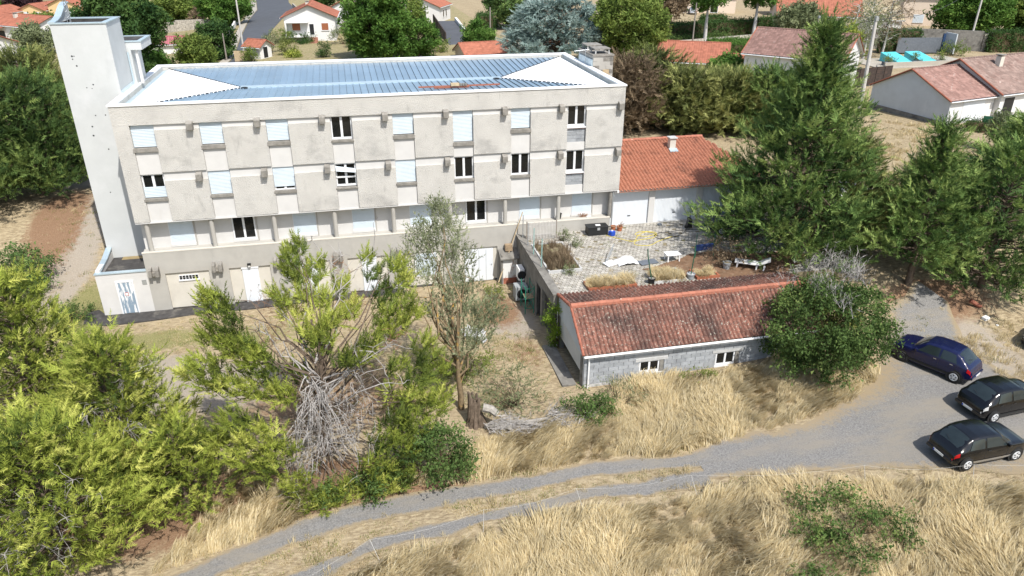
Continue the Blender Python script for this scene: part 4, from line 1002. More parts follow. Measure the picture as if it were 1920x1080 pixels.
def lobes_conifer(h, rw, n, rg, z0=.06, power=.85, lr=.8, top=.96, lift=.18):
    out = []
    for i in range(n):
        t = z0+(top-z0)*(i+rg.uniform(0, 1))/n
        t = 1-(1-t)**1.0
        prof = (1-t)**power*(.55+.45*min(1, (t-z0+.02)/.12))
        r = rw*prof*rg.uniform(.55, 1.14); az = i*2.39996+rg.normal(0, .35)
        c = np.array([r*math.cos(az), r*math.sin(az), t*h+r*lift])
        out.append((c, lr*(.45+.75*prof)*rg.uniform(.75, 1.3), np.array([math.cos(az), math.sin(az), .45]), t*h*.93))
    out.append((np.array([0, 0, h*.97]), lr*.45, np.array([0, 0, 1.]), h*.85))
    return out
def lobes_round(h, rw, n, rg, zc=.6, rz=.42, lr=.9, shell=.35):
    out = []
    for i in range(n):
        u = rg.uniform(-1, 1); az = rg.uniform(0, 2*math.pi); s = math.sqrt(1-u*u); q = (shell+(1-shell)*rg.uniform(0, 1)**.5)
        d = np.array([s*math.cos(az), s*math.sin(az), u]); c = np.array([d[0]*rw*q, d[1]*rw*q, h*(zc+rz*d[2]*q)])
        out.append((c, lr*rg.uniform(.65, 1.3), d+np.array([0, 0, .35]), None))
    return out
def plant(name, label, cat, loc, h, lobes, rg, foliage, temps, per, size, trunk_r=.15, bark="bark", group=None, spread=1.0, upw=.35, outw=.75, tintc=.45, dead=0, limbs=True, squash=.75, stemtop=.9, dens_r=True, fork=None, jitdir=.45, crown="crown", stems="trunk", elong=0, tstd=.13, shadew=.1, limb_r=.2):
    """tree or shrub: an Empty at the base with a trunk (limbs included) and a crown of baked sprays; lobes are local"""
    t = thing(name, label, cat, loc, group=group)
    P = []; Dd = []; S = []; T = []
    for (c, r, out, _z) in lobes:
        k = max(3, int(per*(r**1.5 if dens_r else 1)*rg.uniform(.8, 1.2)))
        o = out/(np.linalg.norm(out)+1e-9); q = rg.normal(0, 1, (k, 3)); q /= np.linalg.norm(q, axis=1, keepdims=True); q *= rg.uniform(.25, 1, (k, 1))**.6
        p = c+q*r*np.array([1, 1, squash])+o*r*.15+o*((q@o)[:, None])*r*elong
        d = o*outw+q*.55+rg.normal(0, jitdir, (k, 3))+np.array([0, 0, upw])
        P.append(p); Dd.append(d); S.append(size*rg.uniform(.65, 1.35, k)); base = rg.normal(tintc, tstd); T.append(np.clip(base+rg.normal(0, .13, k)+shadew*(q@o), 0, 1))  # lighter tips, darker inner sprays: crown shade is put into the tint
    P = np.concatenate(P); Dd = np.concatenate(Dd); S = np.concatenate(S)*spread; T = np.concatenate(T)
    P[:, 2] = np.maximum(P[:, 2], .12)
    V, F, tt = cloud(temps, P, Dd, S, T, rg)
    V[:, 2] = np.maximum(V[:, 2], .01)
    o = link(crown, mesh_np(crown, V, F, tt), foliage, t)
    paths = []; rad = []
    if trunk_r:
        k = 7; z = np.linspace(-.15, h*stemtop, k); p = np.stack([np.cumsum(rg.normal(0, .02*h*.25, k)), np.cumsum(rg.normal(0, .02*h*.25, k)), z], 1); p[:2, :2] = 0; p[-1, :2] *= .3
        paths.append(p); rad.append(np.linspace(trunk_r, trunk_r*.12, k)); paths[-1][0, 2] = -.15
        if limbs:
            for (c, r, out, z0) in lobes:
                zz = c[2]-.35*np.linalg.norm(c[:2]) if z0 is None else min(z0, c[2]-.05)
                zz = float(np.clip(zz, h*.08, h*stemtop)); a = np.array([np.interp(zz, z, p[:, 0]), np.interp(zz, z, p[:, 1]), zz])
                paths.append(curve3(a, c, .05, rg)); r0 = min(trunk_r*.42, limb_r, .02+.018*np.linalg.norm(c-a)); rad.append(np.linspace(r0, .008, 5))
    else:
        for (c, r, out, z0) in lobes:
            a = np.array([rg.normal(0, .12), rg.normal(0, .12), -.05]); paths.append(curve3(a, c, .06, rg)); rad.append(np.linspace(.022, .006, 5))
    V, F = tubes(paths, rad, 5); link(stems, mesh_np(stems, V, F), bark, t)
    return t
def twig_cloud(parent, name, centers, rg, k, r, size, mat, droop=-.3):
    P = []; Dd = []
    for c, o in centers:
        q = rg.normal(0, 1, (k, 3)); q /= np.linalg.norm(q, axis=1, keepdims=True); P.append(np.asarray(c)+q*r*rg.uniform(.1, 1, (k, 1))); Dd.append(np.asarray(o)+rg.normal(0, .5, (k, 3))+np.array([0, 0, droop]))
    P = np.concatenate(P); Dd = np.concatenate(Dd); V, F, tt = cloud(TWIG, P, Dd, size*rg.uniform(.6, 1.4, len(P)), np.full(len(P), .5), rg)
    return link(name, mesh_np(name, V, F, tt), mat, parent)
def RG(s): return np.random.default_rng(s)
def conifer(label, x, y, h, rw, seed, foliage, n=90, per=16, size=.55, lr=.55, z0=.06, power=.85, trunk=.2, group=None, name="conifer_tree", tintc=.45, z=None, temps=None, lift=.18, bark="bark", upw=.35):
    rg = RG(seed); return plant(name, label, "tree", (x, y, hz(x, y) if z is None else z), h, lobes_conifer(h, rw, n, rg, z0, power, lr, lift=lift), rg, foliage, temps or SPRAY, per, size, trunk, bark, group, tintc=tintc, upw=upw, elong=.9, tstd=.17, squash=.6, shadew=.32)
def broad(label, x, y, h, rw, seed, foliage, n=60, per=14, size=.9, lr=1.0, zc=.6, rz=.4, trunk=.2, group=None, name="broadleaf_tree", z=None, temps=None, bark="bark", tintc=.45, cat="tree", shell=.35, limbs=True):
    rg = RG(seed); return plant(name, label, cat, (x, y, hz(x, y) if z is None else z), h, lobes_round(h, rw, n, rg, zc, rz, lr, shell), rg, foliage, temps or LEAF, per, size, trunk, bark, group, tintc=tintc, upw=.2, outw=.4, jitdir=.8, limbs=limbs, stemtop=.85)
def shrub(label, x, y, h, rw, seed, foliage, n=26, per=22, size=.5, lr=.55, name="leafy_shrub", z=None, temps=None, tintc=.45, group=None, ry=None, bark="hedge_stem"):
    rg = RG(seed); lo = lobes_round(h, rw, n, rg, .48, .44, lr, .45)
    if ry: lo = [(c*np.array([1, ry/rw, 1]), r, o, z0) for c, r, o, z0 in lo]
    return plant(name, label, "shrub", (x, y, hz(x, y) if z is None else z), h, lo, rg, foliage, temps or LEAF_SMALL, per, size, 0, bark, group, tintc=tintc, upw=.3, outw=.4, jitdir=.7, crown="foliage", stems="stems")

# ---------------------------------------------------------------- foreground trees
G1 = "yellow-green conifers in the left foreground"
conifer("tall yellow-green conifer at the left edge nearest the stair tower path", -1.6, -12.6, 8.4, 2.7, 101, "fol_yellow", n=125, per=52, size=.50, lr=.62, power=.7, group=G1)
conifer("yellow-green conifer standing right of the left edge group facing the bare yard", 2.2, -15.6, 6.7, 2.5, 102, "fol_yellow", n=115, per=52, size=.50, lr=.60, power=.62, group=G1)
conifer("wide low yellow-green conifer in the bottom left corner", .9, -19.6, 6.0, 3.1, 103, "fol_yellow", n=135, per=52, size=.50, lr=.62, power=.6, group=G1, tintc=.5)
conifer("small conifer at the right foot of the left foreground group", 4.5, -17.4, 3.6, 1.7, 104, "fol_yellow", n=55, per=52, size=.46, lr=.52, power=.6, group=G1, tintc=.38)

rg = RG(110)
for lab_, cs in (("wide low yellow-green", [(-1.6, -1.6, 3.2), (-1.0, -2.2, 2.4), (1.2, -1.4, 3.0)]), ("yellow-green conifer standing", [(.2, -1.2, 4.4), (1.0, -1.4, 3.2), (-.6, -1.6, 3.6)])):
    tr_ = [o for o in bpy.data.objects if o.get("label", "").startswith(lab_)][0]; paths = []; rad = []
    for c in cs:
        for i in range(5):
            a = np.array([0, 0, c[2]*.9]); e = np.array(c)+rg.normal(0, .5, 3); p = curve3(a, e*1.12, .06, rg, 6, .05); paths.append(p); rad.append(np.linspace(.03, .006, 6))
            for j in range(9): q = p[rg.integers(3, 6)]; paths.append(curve3(q, q+rg.normal(0, .3, 3)+np.array([0, -.15, -.15]), .1, rg, 4, .06)); rad.append(np.linspace(.010, .004, 4))
    V, F = tubes(paths, rad, 4); link("dead_branches", mesh_np("dead_branches", V, F), "dead_twig", tr_)
    twig_cloud(tr_, "brown_sprays", [(np.array(c)*.9, np.array([0, -.4, .2])) for c in cs], rg, 14, .5, .5, "dead_brown", 0)
# spreading old conifer in the middle, limbs placed one by one
rg = RG(201)
B0 = np.array([9.75, -15.4, 0.])
ml = []
for (x, y, z, r) in [(-3.05, -0.4, 7.58, 0.45), (-3.12, -0.4, 7.92, 0.3), (-2.91, -0.5, 6.84, 0.5), (-3.11, -0.5, 6.18, 0.55), (-2.44, -0.8, 6.04, 0.55), (-3.65, -1, 5.39, 0.5), (-4.28, -0.9, 5.06, 0.4), (-1.94, -0.6, 4.91, 0.6), (-2.21, -0.9, 5.6, 0.5), (-2.84, -1.2, 4.34, 0.6), (-1.85, -0.8, 4.05, 0.6), (-1.28, -1, 3.73, 0.5), (-0.73, 0.4, 3.75, 0.4), (-3.46, -1.2, 4.66, 0.45), (-0.49, 1.2, 8.47, 0.35), (-0.16, 1.4, 8.8, 0.3), (-0.37, 1.4, 7.68, 0.45), (-0.16, 1.4, 7.07, 0.5), (0.34, 1.8, 7.54, 0.4), (-0.74, 1.4, 6.05, 0.45), (-0.99, 1.2, 6.9, 0.35), (0.42, 1, 6.61, 0.4), (1.27, 1.8, 6.73, 0.3), (1.5, 1.6, 5.7, 0.4), (0.03, 0.2, 5.76, 0.5), (0.29, -0.1, 5.29, 0.5), (0.73, 0.2, 6.03, 0.4), (1.25, -0.6, 4.73, 0.4), (1.88, -0.2, 4.66, 0.35), (2.14, 0, 5.12, 0.4), (2.46, 2.4, 7.67, 0.25), (2.55, 2.4, 6.93, 0.3), (2.8, 2.2, 6, 0.45), (3.62, 2, 7.5, 0.3), (3.73, 2, 6.75, 0.35), (3.6, 1.8, 5.74, 0.45), (2.88, 1.4, 5.39, 0.5), (3.18, 1.4, 4.85, 0.5), (3.89, 1.6, 5.17, 0.4), (4.27, 0.2, 4.62, 0.4), (4.42, -0.2, 4.07, 0.4), (4.7, -0.4, 3.64, 0.4), (3.8, -0.6, 3.5, 0.45), (3.11, -0.1, 3.93, 0.35), (3.64, -0.8, 2.88, 0.4), (-2.84, -1.8, 3.29, 0.55), (-2.11, -2.2, 2.85, 0.6), (-3.56, -1.8, 2.42, 0.5), (-3.99, -1.6, 2.84, 0.35), (-1.41, -2.4, 2.14, 0.6), (-2.58, -2.4, 2.09, 0.55), (-1.95, -2.6, 1.63, 0.5), (-0.98, -2.6, 0.8, 0.6), (-0.06, -2.9, -0.04, 0.55), (-1.07, -2.8, -0.07, 0.5), (-0.52, -3, -0.54, 0.4), (0.88, -2.8, 0.09, 0.55), (0.2, -3, -0.55, 0.4), (1.89, -2.5, 0.99, 0.6), (2.78, -2.2, 1.4, 0.65), (3.49, -1.8, 2.03, 0.6), (4.21, -1.2, 2.28, 0.5), (4.59, -1, 2.74, 0.4), (2.3, -1.8, 1.7, 0.5), (2.79, -2.5, 0.3, 0.55), (1.61, -2.7, 0.14, 0.5), (2.24, -2.7, 0.16, 0.5), (3.51, -2.1, 1.06, 0.45), (2.89, -1.6, 2.38, 0.45)]:
    c = np.array([x, y, z]); o = c.copy(); o[2] = .5*np.linalg.norm(c[:2])+.3; ml.append((c, r, o, min(c[2]*.55, 5.5)))
mt = plant("spreading_conifer", "sparse spreading conifer in the middle foreground with bare grey limbs", "tree", tuple(B0), 7.2, ml, rg, "fol_yellow", SPRAY, 170, .52, .24, "bark", tintc=.38, upw=.6, elong=.6, tstd=.2, shadew=.25, limb_r=.05)
tc = [(np.array(p), np.array([rg.normal(0, .4), -.4, -.7])) for p in [(-0.06, -1.8, 3.73), (0.47, -2.2, 3.18), (1.1, -2.1, 3.51), (0.02, -2.4, 2.65), (0.79, -2.5, 2.35), (-0.62, -2.6, 2.16), (-0.32, -2.3, 3.13), (1.54, -2.2, 2.76), (1.93, -1.6, 3.54), (0.47, -1.4, 4.11), (1.38, -1.2, 4.1)]]
twig_cloud(mt, "dead_twigs", tc, rg, 26, .85, .55, "dead_twig", -.6)
tc = [(np.array(p), np.array([rg.normal(0, .5), 0, .1])) for p in [(-1.62, 1.4, 6.87), (-0.76, 1.9, 6.53), (0.71, 1.4, 5.39), (1.6, 1.9, 5.53), (-1.34, 1.4, 5.88), (2.3, 2.4, 5.7), (-1.34, 0.4, 5.45), (1.34, 2.4, 7.3), (3.01, 0.9, 4.63), (3.86, -0.6, 2.58), (1.66, 2.2, 6.12), (-1.73, 0.4, 5.5), (0.8, 2.2, 6.22)]]
twig_cloud(mt, "brown_twigs", tc, rg, 24, .75, .5, "dead_brown", 0)
paths = []; rad = []
for i in range(20):
    a = np.array([rg.normal(0, .1), -.15, rg.uniform(2.6, 4.4)]); e = a+np.array([rg.uniform(-1.7, 1.5), rg.uniform(-2.7, -1.5), rg.uniform(-3.6, -1.8)]); e[2] = max(e[2], .5)
    p = curve3(a, e, .22, rg, 7, .05); paths.append(p); rad.append(np.linspace(.030, .006, 7))
    for j in range(9):
        s = p[rg.integers(2, 7)]; q = curve3(s, s+np.array([rg.normal(0, .42), rg.normal(-.1, .3), rg.uniform(-.9, .0)]), .12, rg, 4, .06); paths.append(q); rad.append(np.linspace(.010, .004, 4))
for e in [(-0.84, 0.4, 5.39), (2.76, -0.6, 5.51), (3.04, -1, 5.46), (2.66, -1.2, 4.66), (3.32, -1.4, 3.96), (-2.03, 0.4, 6.25), (2.07, -0.8, 4.74), (1.81, 2.2, 7.82), (0.33, 2.4, 8.81), (-1.25, 1.4, 6.59), (2.71, 2.4, 8.13), (1.41, 2.4, 8.01), (-1.67, 0.4, 5.97)]:
    e = np.array(e); a = np.array([0, 0, min(e[2]*.6, 4.5)]); p = curve3(a, e, .08, rg, 7, .05); paths.append(p); rad.append(np.linspace(.05, .01, 7))
    for j in range(7): s = p[rg.integers(3, 7)]; paths.append(curve3(s, s+rg.normal(0, .4, 3), .1, rg, 4, .06)); rad.append(np.linspace(.016, .006, 4))
V, F = tubes(paths, rad, 4); link("dead_branches", mesh_np("dead_branches", V, F), "dead_twig", mt)
# feathery grey-green tree beside it
rg = RG(301); OB = np.array([15.85, -13.4, 0.]); ol = []
for (x, y, z, r) in [(-0.18, 2.8, 8.15, 0.7), (-0.96, 2.6, 7.52, 0.7), (0.25, 2.6, 7.42, 0.7), (-1.49, 2.4, 6.87, 0.65), (-0.45, 2.2, 6.6, 0.8), (0.49, 2, 6.33, 0.65), (-1.82, 2, 6.03, 0.5), (-1.13, 1.8, 5.79, 0.6), (-0.09, 1.6, 5.37, 0.7), (0.77, 1.6, 5.42, 0.5), (0.19, 1.2, 4.6, 0.8), (-0.79, 1.2, 4.43, 0.6), (0.72, 0.8, 3.92, 0.9), (1.38, 1, 4.29, 0.6), (-0.3, 0.6, 3.6, 0.7), (1, 0.4, 3.28, 0.6), (1.75, 1, 3.97, 0.5), (-2.14, 1.6, 5.19, 0.4), (0.23, 0.2, 2.93, 0.6), (-0.27, 2.9, 8.75, 0.4), (-2.25, 2.2, 6.5, 0.4)]:
    c = np.array([x, y, z]); ol.append((c, r, np.array([c[0]*.3, c[1]*.3, 1.2]), c[2]*.45))
plant("olive_like_tree", "thin feathery grey-green tree with orange-lichened trunk in the courtyard", "tree", tuple(OB), 6.2, ol, rg, "fol_olive", WILLOW, 150, .6, .17, "bark_olive", upw=.5, tintc=.5, squash=1)
# ---------------------------------------------------------------- foreground shrubs
shrub("round bright green shrub at the track edge beside the spreading conifer", 14.4, -17.9, 2.3, 1.3, 401, "fol_shrub", n=34, per=34, size=.42)
shrub("green shoots at the foot of the spreading conifer by the track", 11.2, -18.3, 1.0, 1.5, 402, "fol_shrub", n=20, per=28, size=.38, lr=.45, ry=.7)
shrub("grey-green scrub right of the feathery tree trunk", 18.2, -13.6, 1.7, 1.7, 403, "fol_shrub_grey", n=28, per=26, size=.5, lr=.6, ry=1.0, temps=WILLOW)
shrub("dark green low bush at the shed's front left corner", 21.3, -15.4, 1.2, 1.4, 404, "fol_shrub", n=24, per=28, size=.38, lr=.5, ry=.8)
shrub("grey-green scrub between the dark bush and the shed wall", 23.2, -14.6, .9, 1.3, 405, "fol_shrub_grey", n=20, per=26, size=.4, lr=.42, ry=.7, temps=WILLOW)
shrub("small weedy bush under the shed windows", 27.4, -14.0, .7, .9, 406, "fol_weed", n=14, per=26, size=.35, lr=.35, ry=.5)
b = shrub("large dense green bush with bare grey twigs at the shed's right end", 33.9, -14.2, 4.6, 3.0, 407, "fol_shrub", n=80, per=40, size=.5, lr=.75, tintc=.42)
rg = RG(408); twig_cloud(b, "bare_twigs", [(np.array([rg.normal(0, 1.1), rg.normal(.4, .8), rg.uniform(3.6, 5.0)]), np.array([0, 0, 1.0])) for i in range(16)], rg, 12, .6, .75, "dead_twig", .5)
shrub("yellowing top growth in the big bush beside the shed", 35.2, -12.6, 3.6, 1.9, 409, "fol_weed", n=26, per=30, size=.45, lr=.7)
br = shrub("sprawling green bramble patch in the tall dry grass", 28.3, -24.6, 1.15, 2.3, 410, "fol_shrub", n=46, per=26, size=.40, lr=.5, ry=1.7, tintc=.55, name="bramble_patch")
shrub("small bramble tuft in the dry grass below the big patch", 26.0, -26.4, .8, .9, 411, "fol_shrub", n=14, per=24, size=.34, lr=.4, ry=.6, tintc=.55, name="bramble_patch")
shrub("dark green shrub left of the path under the dark conifers", -8.6, 4.2, 2.3, 2.3, 412, "fol_conifer_deep", n=34, per=26, size=.5, lr=.7, ry=1.8)
shrub("bright green weeds at the annex corner beside the path", -4.2, -.2, .9, 1.0, 413, "fol_shrub", n=18, per=28, size=.38, lr=.4, ry=1.2)
shrub("light green weeds in front of the tar strip below the annex", -3.5, -2.2, .6, 1.3, 414, "fol_weed", n=16, per=26, size=.34, lr=.35, ry=.9)
shrub("low weeds under the feathery tree beside the torn sheet", 16.4, -10.4, 1.0, 1.6, 415, "fol_weed", n=22, per=22, size=.4, lr=.45, ry=1.2)
shrub("green bush growing between the spreading conifer and feathery tree", 13.6, -12.6, 1.5, 1.1, 416, "fol_yellow", n=16, per=22, size=.5, lr=.5, temps=SPRAY)
shrub("weeds growing beside the rusty door", 19.6, -2.6, .6, .9, 417, "fol_weed", n=14, per=22, size=.34, lr=.33, ry=1.2)
shrub("yellow-green creeper climbing the shed's back corner post", 21.65, -8.75, 2.9, .38, 418, "fol_ivy", n=22, per=46, size=.30, lr=.34, name="climbing_ivy")
shrub("brown dried-out bush under the big conifer on the terrace", 32.4, -6.6, 1.5, 1.1, 419, "fol_dry", n=26, per=34, size=.4, lr=.5, temps=TWIG+LEAF_SMALL[:1], z=2.95)
for i, (x, y, s) in enumerate(((24.1, -1.5, .75), (24.5, -2.4, .55), (23.2, -6.1, .5))):
    shrub(("grey-green weed tuft behind the picket gate panel", "grey-green weed growing through the paving near the dead planter", "small weed at the front corner of the dead-weed planter")[i], x, y, s, .3, 430+i, "fol_shrub_grey", n=8, per=30, size=.28, lr=.25, z=2.95, name="weed_tuft")
# cut stump and branch pile
t = thing("cut_tree_stump", "torn dark stump with cut logs and roots by the track", "stump", (16.3, -14.6, 0))
m = MB(); rr = random.Random(31)
for i in range(11):
    a = i*2*math.pi/11; q = rr.uniform(.8, 1.2); m.tube([(16.3+.42*math.cos(a), -14.6+.42*math.sin(a), -.1), (16.3+.24*math.cos(a), -14.6+.24*math.sin(a), .4), (16.3+.17*math.cos(a)+rr.uniform(-.05, .05), -14.55+.17*math.sin(a), .9*q), (16.32+.2*math.cos(a)+rr.uniform(-.1, .1), -14.5+.2*math.sin(a), 1.35*q)], [.15, .13, .12, .05], 6)
m.build("stump", "bark", t)
for (a, b, r) in (((16.6, -14.9, 1.0), (17.2, -15.2, .75), .2), ((16.7, -15.1, .1), (17.6, -16.0, .55), .15), ((17.4, -14.9, .1), (19.4, -15.9, .25), .10), ((18.2, -15.2, .12), (20.4, -15.4, .2), .08)): MB().tube([a, tuple((p+q)/2+.05 for p, q in zip(a, b)), b], [r, r*.95, r*.8], 8).build("log", "bark_grey", t)
rg = RG(77); twig_cloud(t, "brush", [(np.array([rg.uniform(.3, 4.2), rg.uniform(-1.4, -.2), rg.uniform(.1, .5)]), np.array([1, -.2, 0])) for i in range(22)], rg, 14, .5, .85, "dead_twig", .05)
# ---------------------------------------------------------------- right conifers
G2 = "tall conifers between terrace and parking yard"
conifer("tallest broad dark-green conifer between terrace and parking yard", 37.0, -5.6, 13.4, 5.4, 501, "fol_conifer", n=280, per=36, size=.66, lr=.85, power=1.25, trunk=.32, group=G2, z0=.03, lift=.1)
conifer("slender pointed conifer right of the tallest one, above the bare trunks", 42.2, -9.6, 9.4, 3.0, 502, "fol_conifer", n=115, per=44, size=.58, lr=.70, power=1.0, trunk=.22, group=G2, z0=.16, tintc=.52)
conifer("conifer at the right edge beside the parked cars", 46.4, -10.4, 8.4, 3.0, 503, "fol_conifer", n=120, per=44, size=.58, lr=.70, power=.5, trunk=.22, group=G2, z0=.015, tintc=.5)
conifer("bushy conifer between the tallest and the slender pointed one", 40.2, -5.6, 6.6, 3.1, 504, "fol_conifer_drab", n=100, per=40, size=.58, lr=.72, power=.7, trunk=.22, group=G2, z0=.1)
conifer("dark conifer at the right edge behind the front row", 53.0, -4.8, 7.0, 2.8, 505, "fol_conifer", n=150, per=26, size=.68, lr=.75, power=.75, trunk=.2, group=G2)
conifer("conifer filling the gap behind the slender pointed one", 46.5, -5.6, 5.2, 2.6, 506, "fol_conifer_drab", n=120, per=26, size=.65, lr=.72, power=.65, trunk=.2, group=G2, z0=.05)
# ---------------------------------------------------------------- left dark conifers
G3 = "dark trees left of the stair tower"
conifer("dense dark conifer left of the stair tower nearest the path", -9.5, 14.5, 8.2, 4.0, 601, "fol_conifer_deep", n=170, per=28, size=.70, lr=.85, power=.45, group=G3, trunk=.25)
conifer("dense dark conifer cut by the left edge, lower branches over path", -13.5, 12.0, 7.2, 4.0, 602, "fol_conifer_deep", n=160, per=28, size=.70, lr=.85, power=.45, group=G3, trunk=.25)
conifer("light-tipped conifer behind the dense dark ones at left", -12.0, 22.5, 8.6, 4.4, 603, "fol_conifer_drab", n=230, per=17, size=.85, lr=.95, power=.45, group=G3, trunk=.25)
conifer("pale feathery conifer further back at the left edge", -20.0, 27.0, 6.8, 4.5, 604, "fol_weed", n=160, per=15, size=.95, lr=1.0, power=.45, group=G3, trunk=.25, tintc=.6)
# ---------------------------------------------------------------- houses behind
def roof_slope(w, ye, ze, yr, zr, p=.30, amp=.05, rows=.36, off=0):
    """tiled slope mesh: wavy across, stepped up the slope"""
    rg = np.random.default_rng(int(abs(w*1000+ye*77)))
    nc = max(4, int(w/p))*4; run = math.hypot(yr-ye, zr-ze); nr = max(3, int(run/rows))
    x = np.linspace(-w/2, w/2, nc+1); wave = amp*np.abs(np.sin(np.arange(nc+1)*math.pi/4)); V = []; F = []; T = []
    for r_ in range(nr):
        for (t, lift) in ((r_/nr, .045), ((r_+1)/nr, .0)):
            y = ye+(yr-ye)*t; z = ze+(zr-ze)*t+lift
            V.append(np.stack([x, np.full(nc+1, y), z+wave], 1))
        b = 2*r_*(nc+1); i = np.arange(nc); F.append(np.stack([b+i, b+i+1, b+nc+2+i, b+nc+1+i], 1))
        if r_: F.append(np.stack([b-(nc+1)+i, b-(nc+1)+i+1, b+i+1, b+i], 1))
        tv = np.repeat(rg.random(nc//4+1), 4)[:nc]; T.append(tv); 
        if r_: T.append(tv*.6)
    return np.concatenate(V), np.concatenate(F), np.concatenate(T)
def house(label, x, y, w, d, hw, rise, rz, wall="house_white", roof="tile_bright", over=.35, chim=(), name="house", group=None, z=None, openings=(), ridge_off=0, cat="house", fine=True, base=None):
    """ridge along local x; front is local -y; openings: (side, a, b, z0, z1, kind) on side f/b/l/r"""
    z = hz(x, y) if z is None else z
    t = thing(name, label, cat, (x, y, z), rz, group)
    yr = ridge_off; zr = hw+rise
    m = MB(); m.prism([(-d/2, -.6), (-d/2, hw), (yr, zr-.06), (d/2, hw), (d/2, -.6)], (-w/2, w/2), 'x'); m.build("wall", wall, t, world=False)
    if base: MB().box(-w/2-.01, w/2+.01, -d/2-.01, d/2+.01, -.6, .45).build("plinth", base, t, world=False)
    s1 = rise/(yr+d/2); s2 = rise/(d/2-yr)
    rf = thing_part = None
    ws = w+2*over
    for k, (ye, ze) in enumerate(((-d/2-over, hw-over*s1), (d/2+over, hw-over*s2))):
        V, F, T = roof_slope(ws, ye, ze+.06, yr, zr+.06, *( (.30, .05, .36) if fine else (.6, .05, .6)))
        o = link("roof_slope", mesh_np("roof_slope", V, F, T), roof, t)
        MB().add([(-ws/2, ye, ze-.05), (ws/2, ye, ze-.05), (ws/2, yr, zr-.03), (-ws/2, yr, zr-.03)], [(0, 1, 2, 3)]).build("roof_underside", "white_render", t, world=False)
        sg = -1 if k == 0 else 1
        MB().tube([(-ws/2, ye+sg*.05, ze), (ws/2, ye+sg*.05, ze)], .06, 6).build("gutter", "pvc", t, world=False)
    m = MB(); n = int(ws/.4)
    for i in range(n): m.tube([(-ws/2+i*ws/n, yr, zr+.09), (-ws/2+(i+1.05)*ws/n, yr, zr+.09)], [.12, .10], 8)
    m.build("ridge", roof, t, world=False)
    for sx in (-1, 1): MB().tube([(sx*ws/2, -d/2-over, hw-over*s1+.08), (sx*ws/2, yr, zr+.1), (sx*ws/2, d/2+over, hw-over*s2+.08)], .08, 6).build("verge", "tile_bright" if roof in ("tile_pink", "tile_brown") else roof, t, world=False)
    for (cx, cy, ch) in chim:
        c = MB().box(cx-.28, cx+.28, cy-.28, cy+.28, hw, zr+ch).build("chimney", "cream_render", t, world=False); MB().box(cx-.36, cx+.36, cy-.36, cy+.36, zr+ch+.12, zr+ch+.2).build("chimney_cap", "old_concrete", c, world=False)
        MB().box(cx-.2, cx+.2, cy-.2, cy+.2, zr+ch, zr+ch+.12).build("chimney_pot", "wall_old", c, world=False)
    for (side, a, b, z0, z1, kind) in openings:
        mat = {"w": "glass", "s": "shutter_white", "b": "shutter_brown", "d": "white_door", "k": "black_plastic_and_shade", "g": "white_door"}[kind]
        def pl(q0, q1, off0, off1, zz0, zz1):
            if side == 'f': return (q0, q1, -d/2-off1, -d/2-off0, zz0, zz1)
            if side == 'b': return (q0, q1, d/2+off0, d/2+off1, zz0, zz1)
            if side == 'l': return (-w/2-off1, -w/2-off0, q0, q1, zz0, zz1)
            return (w/2+off0, w/2+off1, q0, q1, zz0, zz1)
        nm = "door" if kind in "dkg" else "window"
        fo = MB().box(*pl(a-.08, b+.08, -.02, .03, z0-.08, z1+.08)).build(nm, "pvc", t, world=False)
        MB().box(*pl(a, b, .031, .045, z0, z1)).build("shutter" if kind in "sb" else "pane" if kind == "w" else "leaf", mat, fo, world=False)
        if nm == "window": MB().box(*pl(a-.12, b+.12, -.02, .10, z0-.16, z0-.085)).build("sill", "mortar", fo, world=False)
    return t
# grey gable house at the right
house("long low house with grey cement gable and faded pink tile roof", 70.9, 24.0, 6.5, 9.0, 2.45, 2.15, R(12), "house_white", "tile_pink", chim=(), openings=(("f", -1.2, 1.8, .2, 2.1, "g"),), over=.3, ridge_off=.2)
hs = bpy.data.objects["house"]; MB().prism([(-4.6, -.6), (-4.6, 2.42), (.2, 4.44), (4.6, 2.42), (4.6, -.6)], (-3.31, -3.251), 'x').build("cement_gable", "cement_gable", hs, world=False)
MB().prism([(-4.65, -.6), (-4.65, .35), (4.65, .55), (4.65, -.6)], (-3.38, -3.311), 'x').build("plinth", "wall_old", hs, world=False)
house("longer brown-tiled wing adjoining the grey gable house at right edge", 81.5, 26.3, 15.0, 10.2, 2.7, 2.5, R(12), "house_white", "tile_brown", chim=((-3.6, -1.4, .3),), openings=(("f", -6.9, -5.4, .3, 2.2, "k"),))
house("two-storey white house with pink tile roof behind the tall conifer", 63.5, 36.5, 10.5, 8.5, 4.6, 2.2, R(-48), "house_white", "tile_pink", openings=(("f", 1, 2.2, 1.0, 2.2, "s"),))
house("low house with fresh orange-red roof behind the dry hedge", 57.5, 52.0, 8.5, 7.2, 1.9, 1.9, R(-28), "house_pink", "tile_bright")
house("small red-roofed garage right of the fresh orange-red roof", 63.0, 46.5, 5.2, 5.0, 1.6, 1.2, R(-28), "house_pink", "tile_bright", name="garage", cat="garage")
house("white bungalow with bright red roof and raised porch behind the block", 7.6, 97.5, 8.6, 8.3, 3.9, 1.75, R(90-3), "house_white", "tile_bright", chim=((-1.5, .3, .25),), openings=(("l", -3.0, -1.9, 1.7, 2.8, "b"), ("l", -.6, .1, 1.0, 2.7, "k"), ("l", 1.6, 2.9, 1.7, 2.8, "b")), over=.5)
wh = [o for o in bpy.data.objects if o.get("label", "").startswith("white bungalow")][0]
MB().box(-5.6, -4.31, .2, 4.0, 3.0, 3.12).build("porch_roof", "house_white", wh, world=False); MB().box(-5.7, -4.31, .0, 4.1, .75, .9).build("porch_floor", "house_white", wh, world=False)
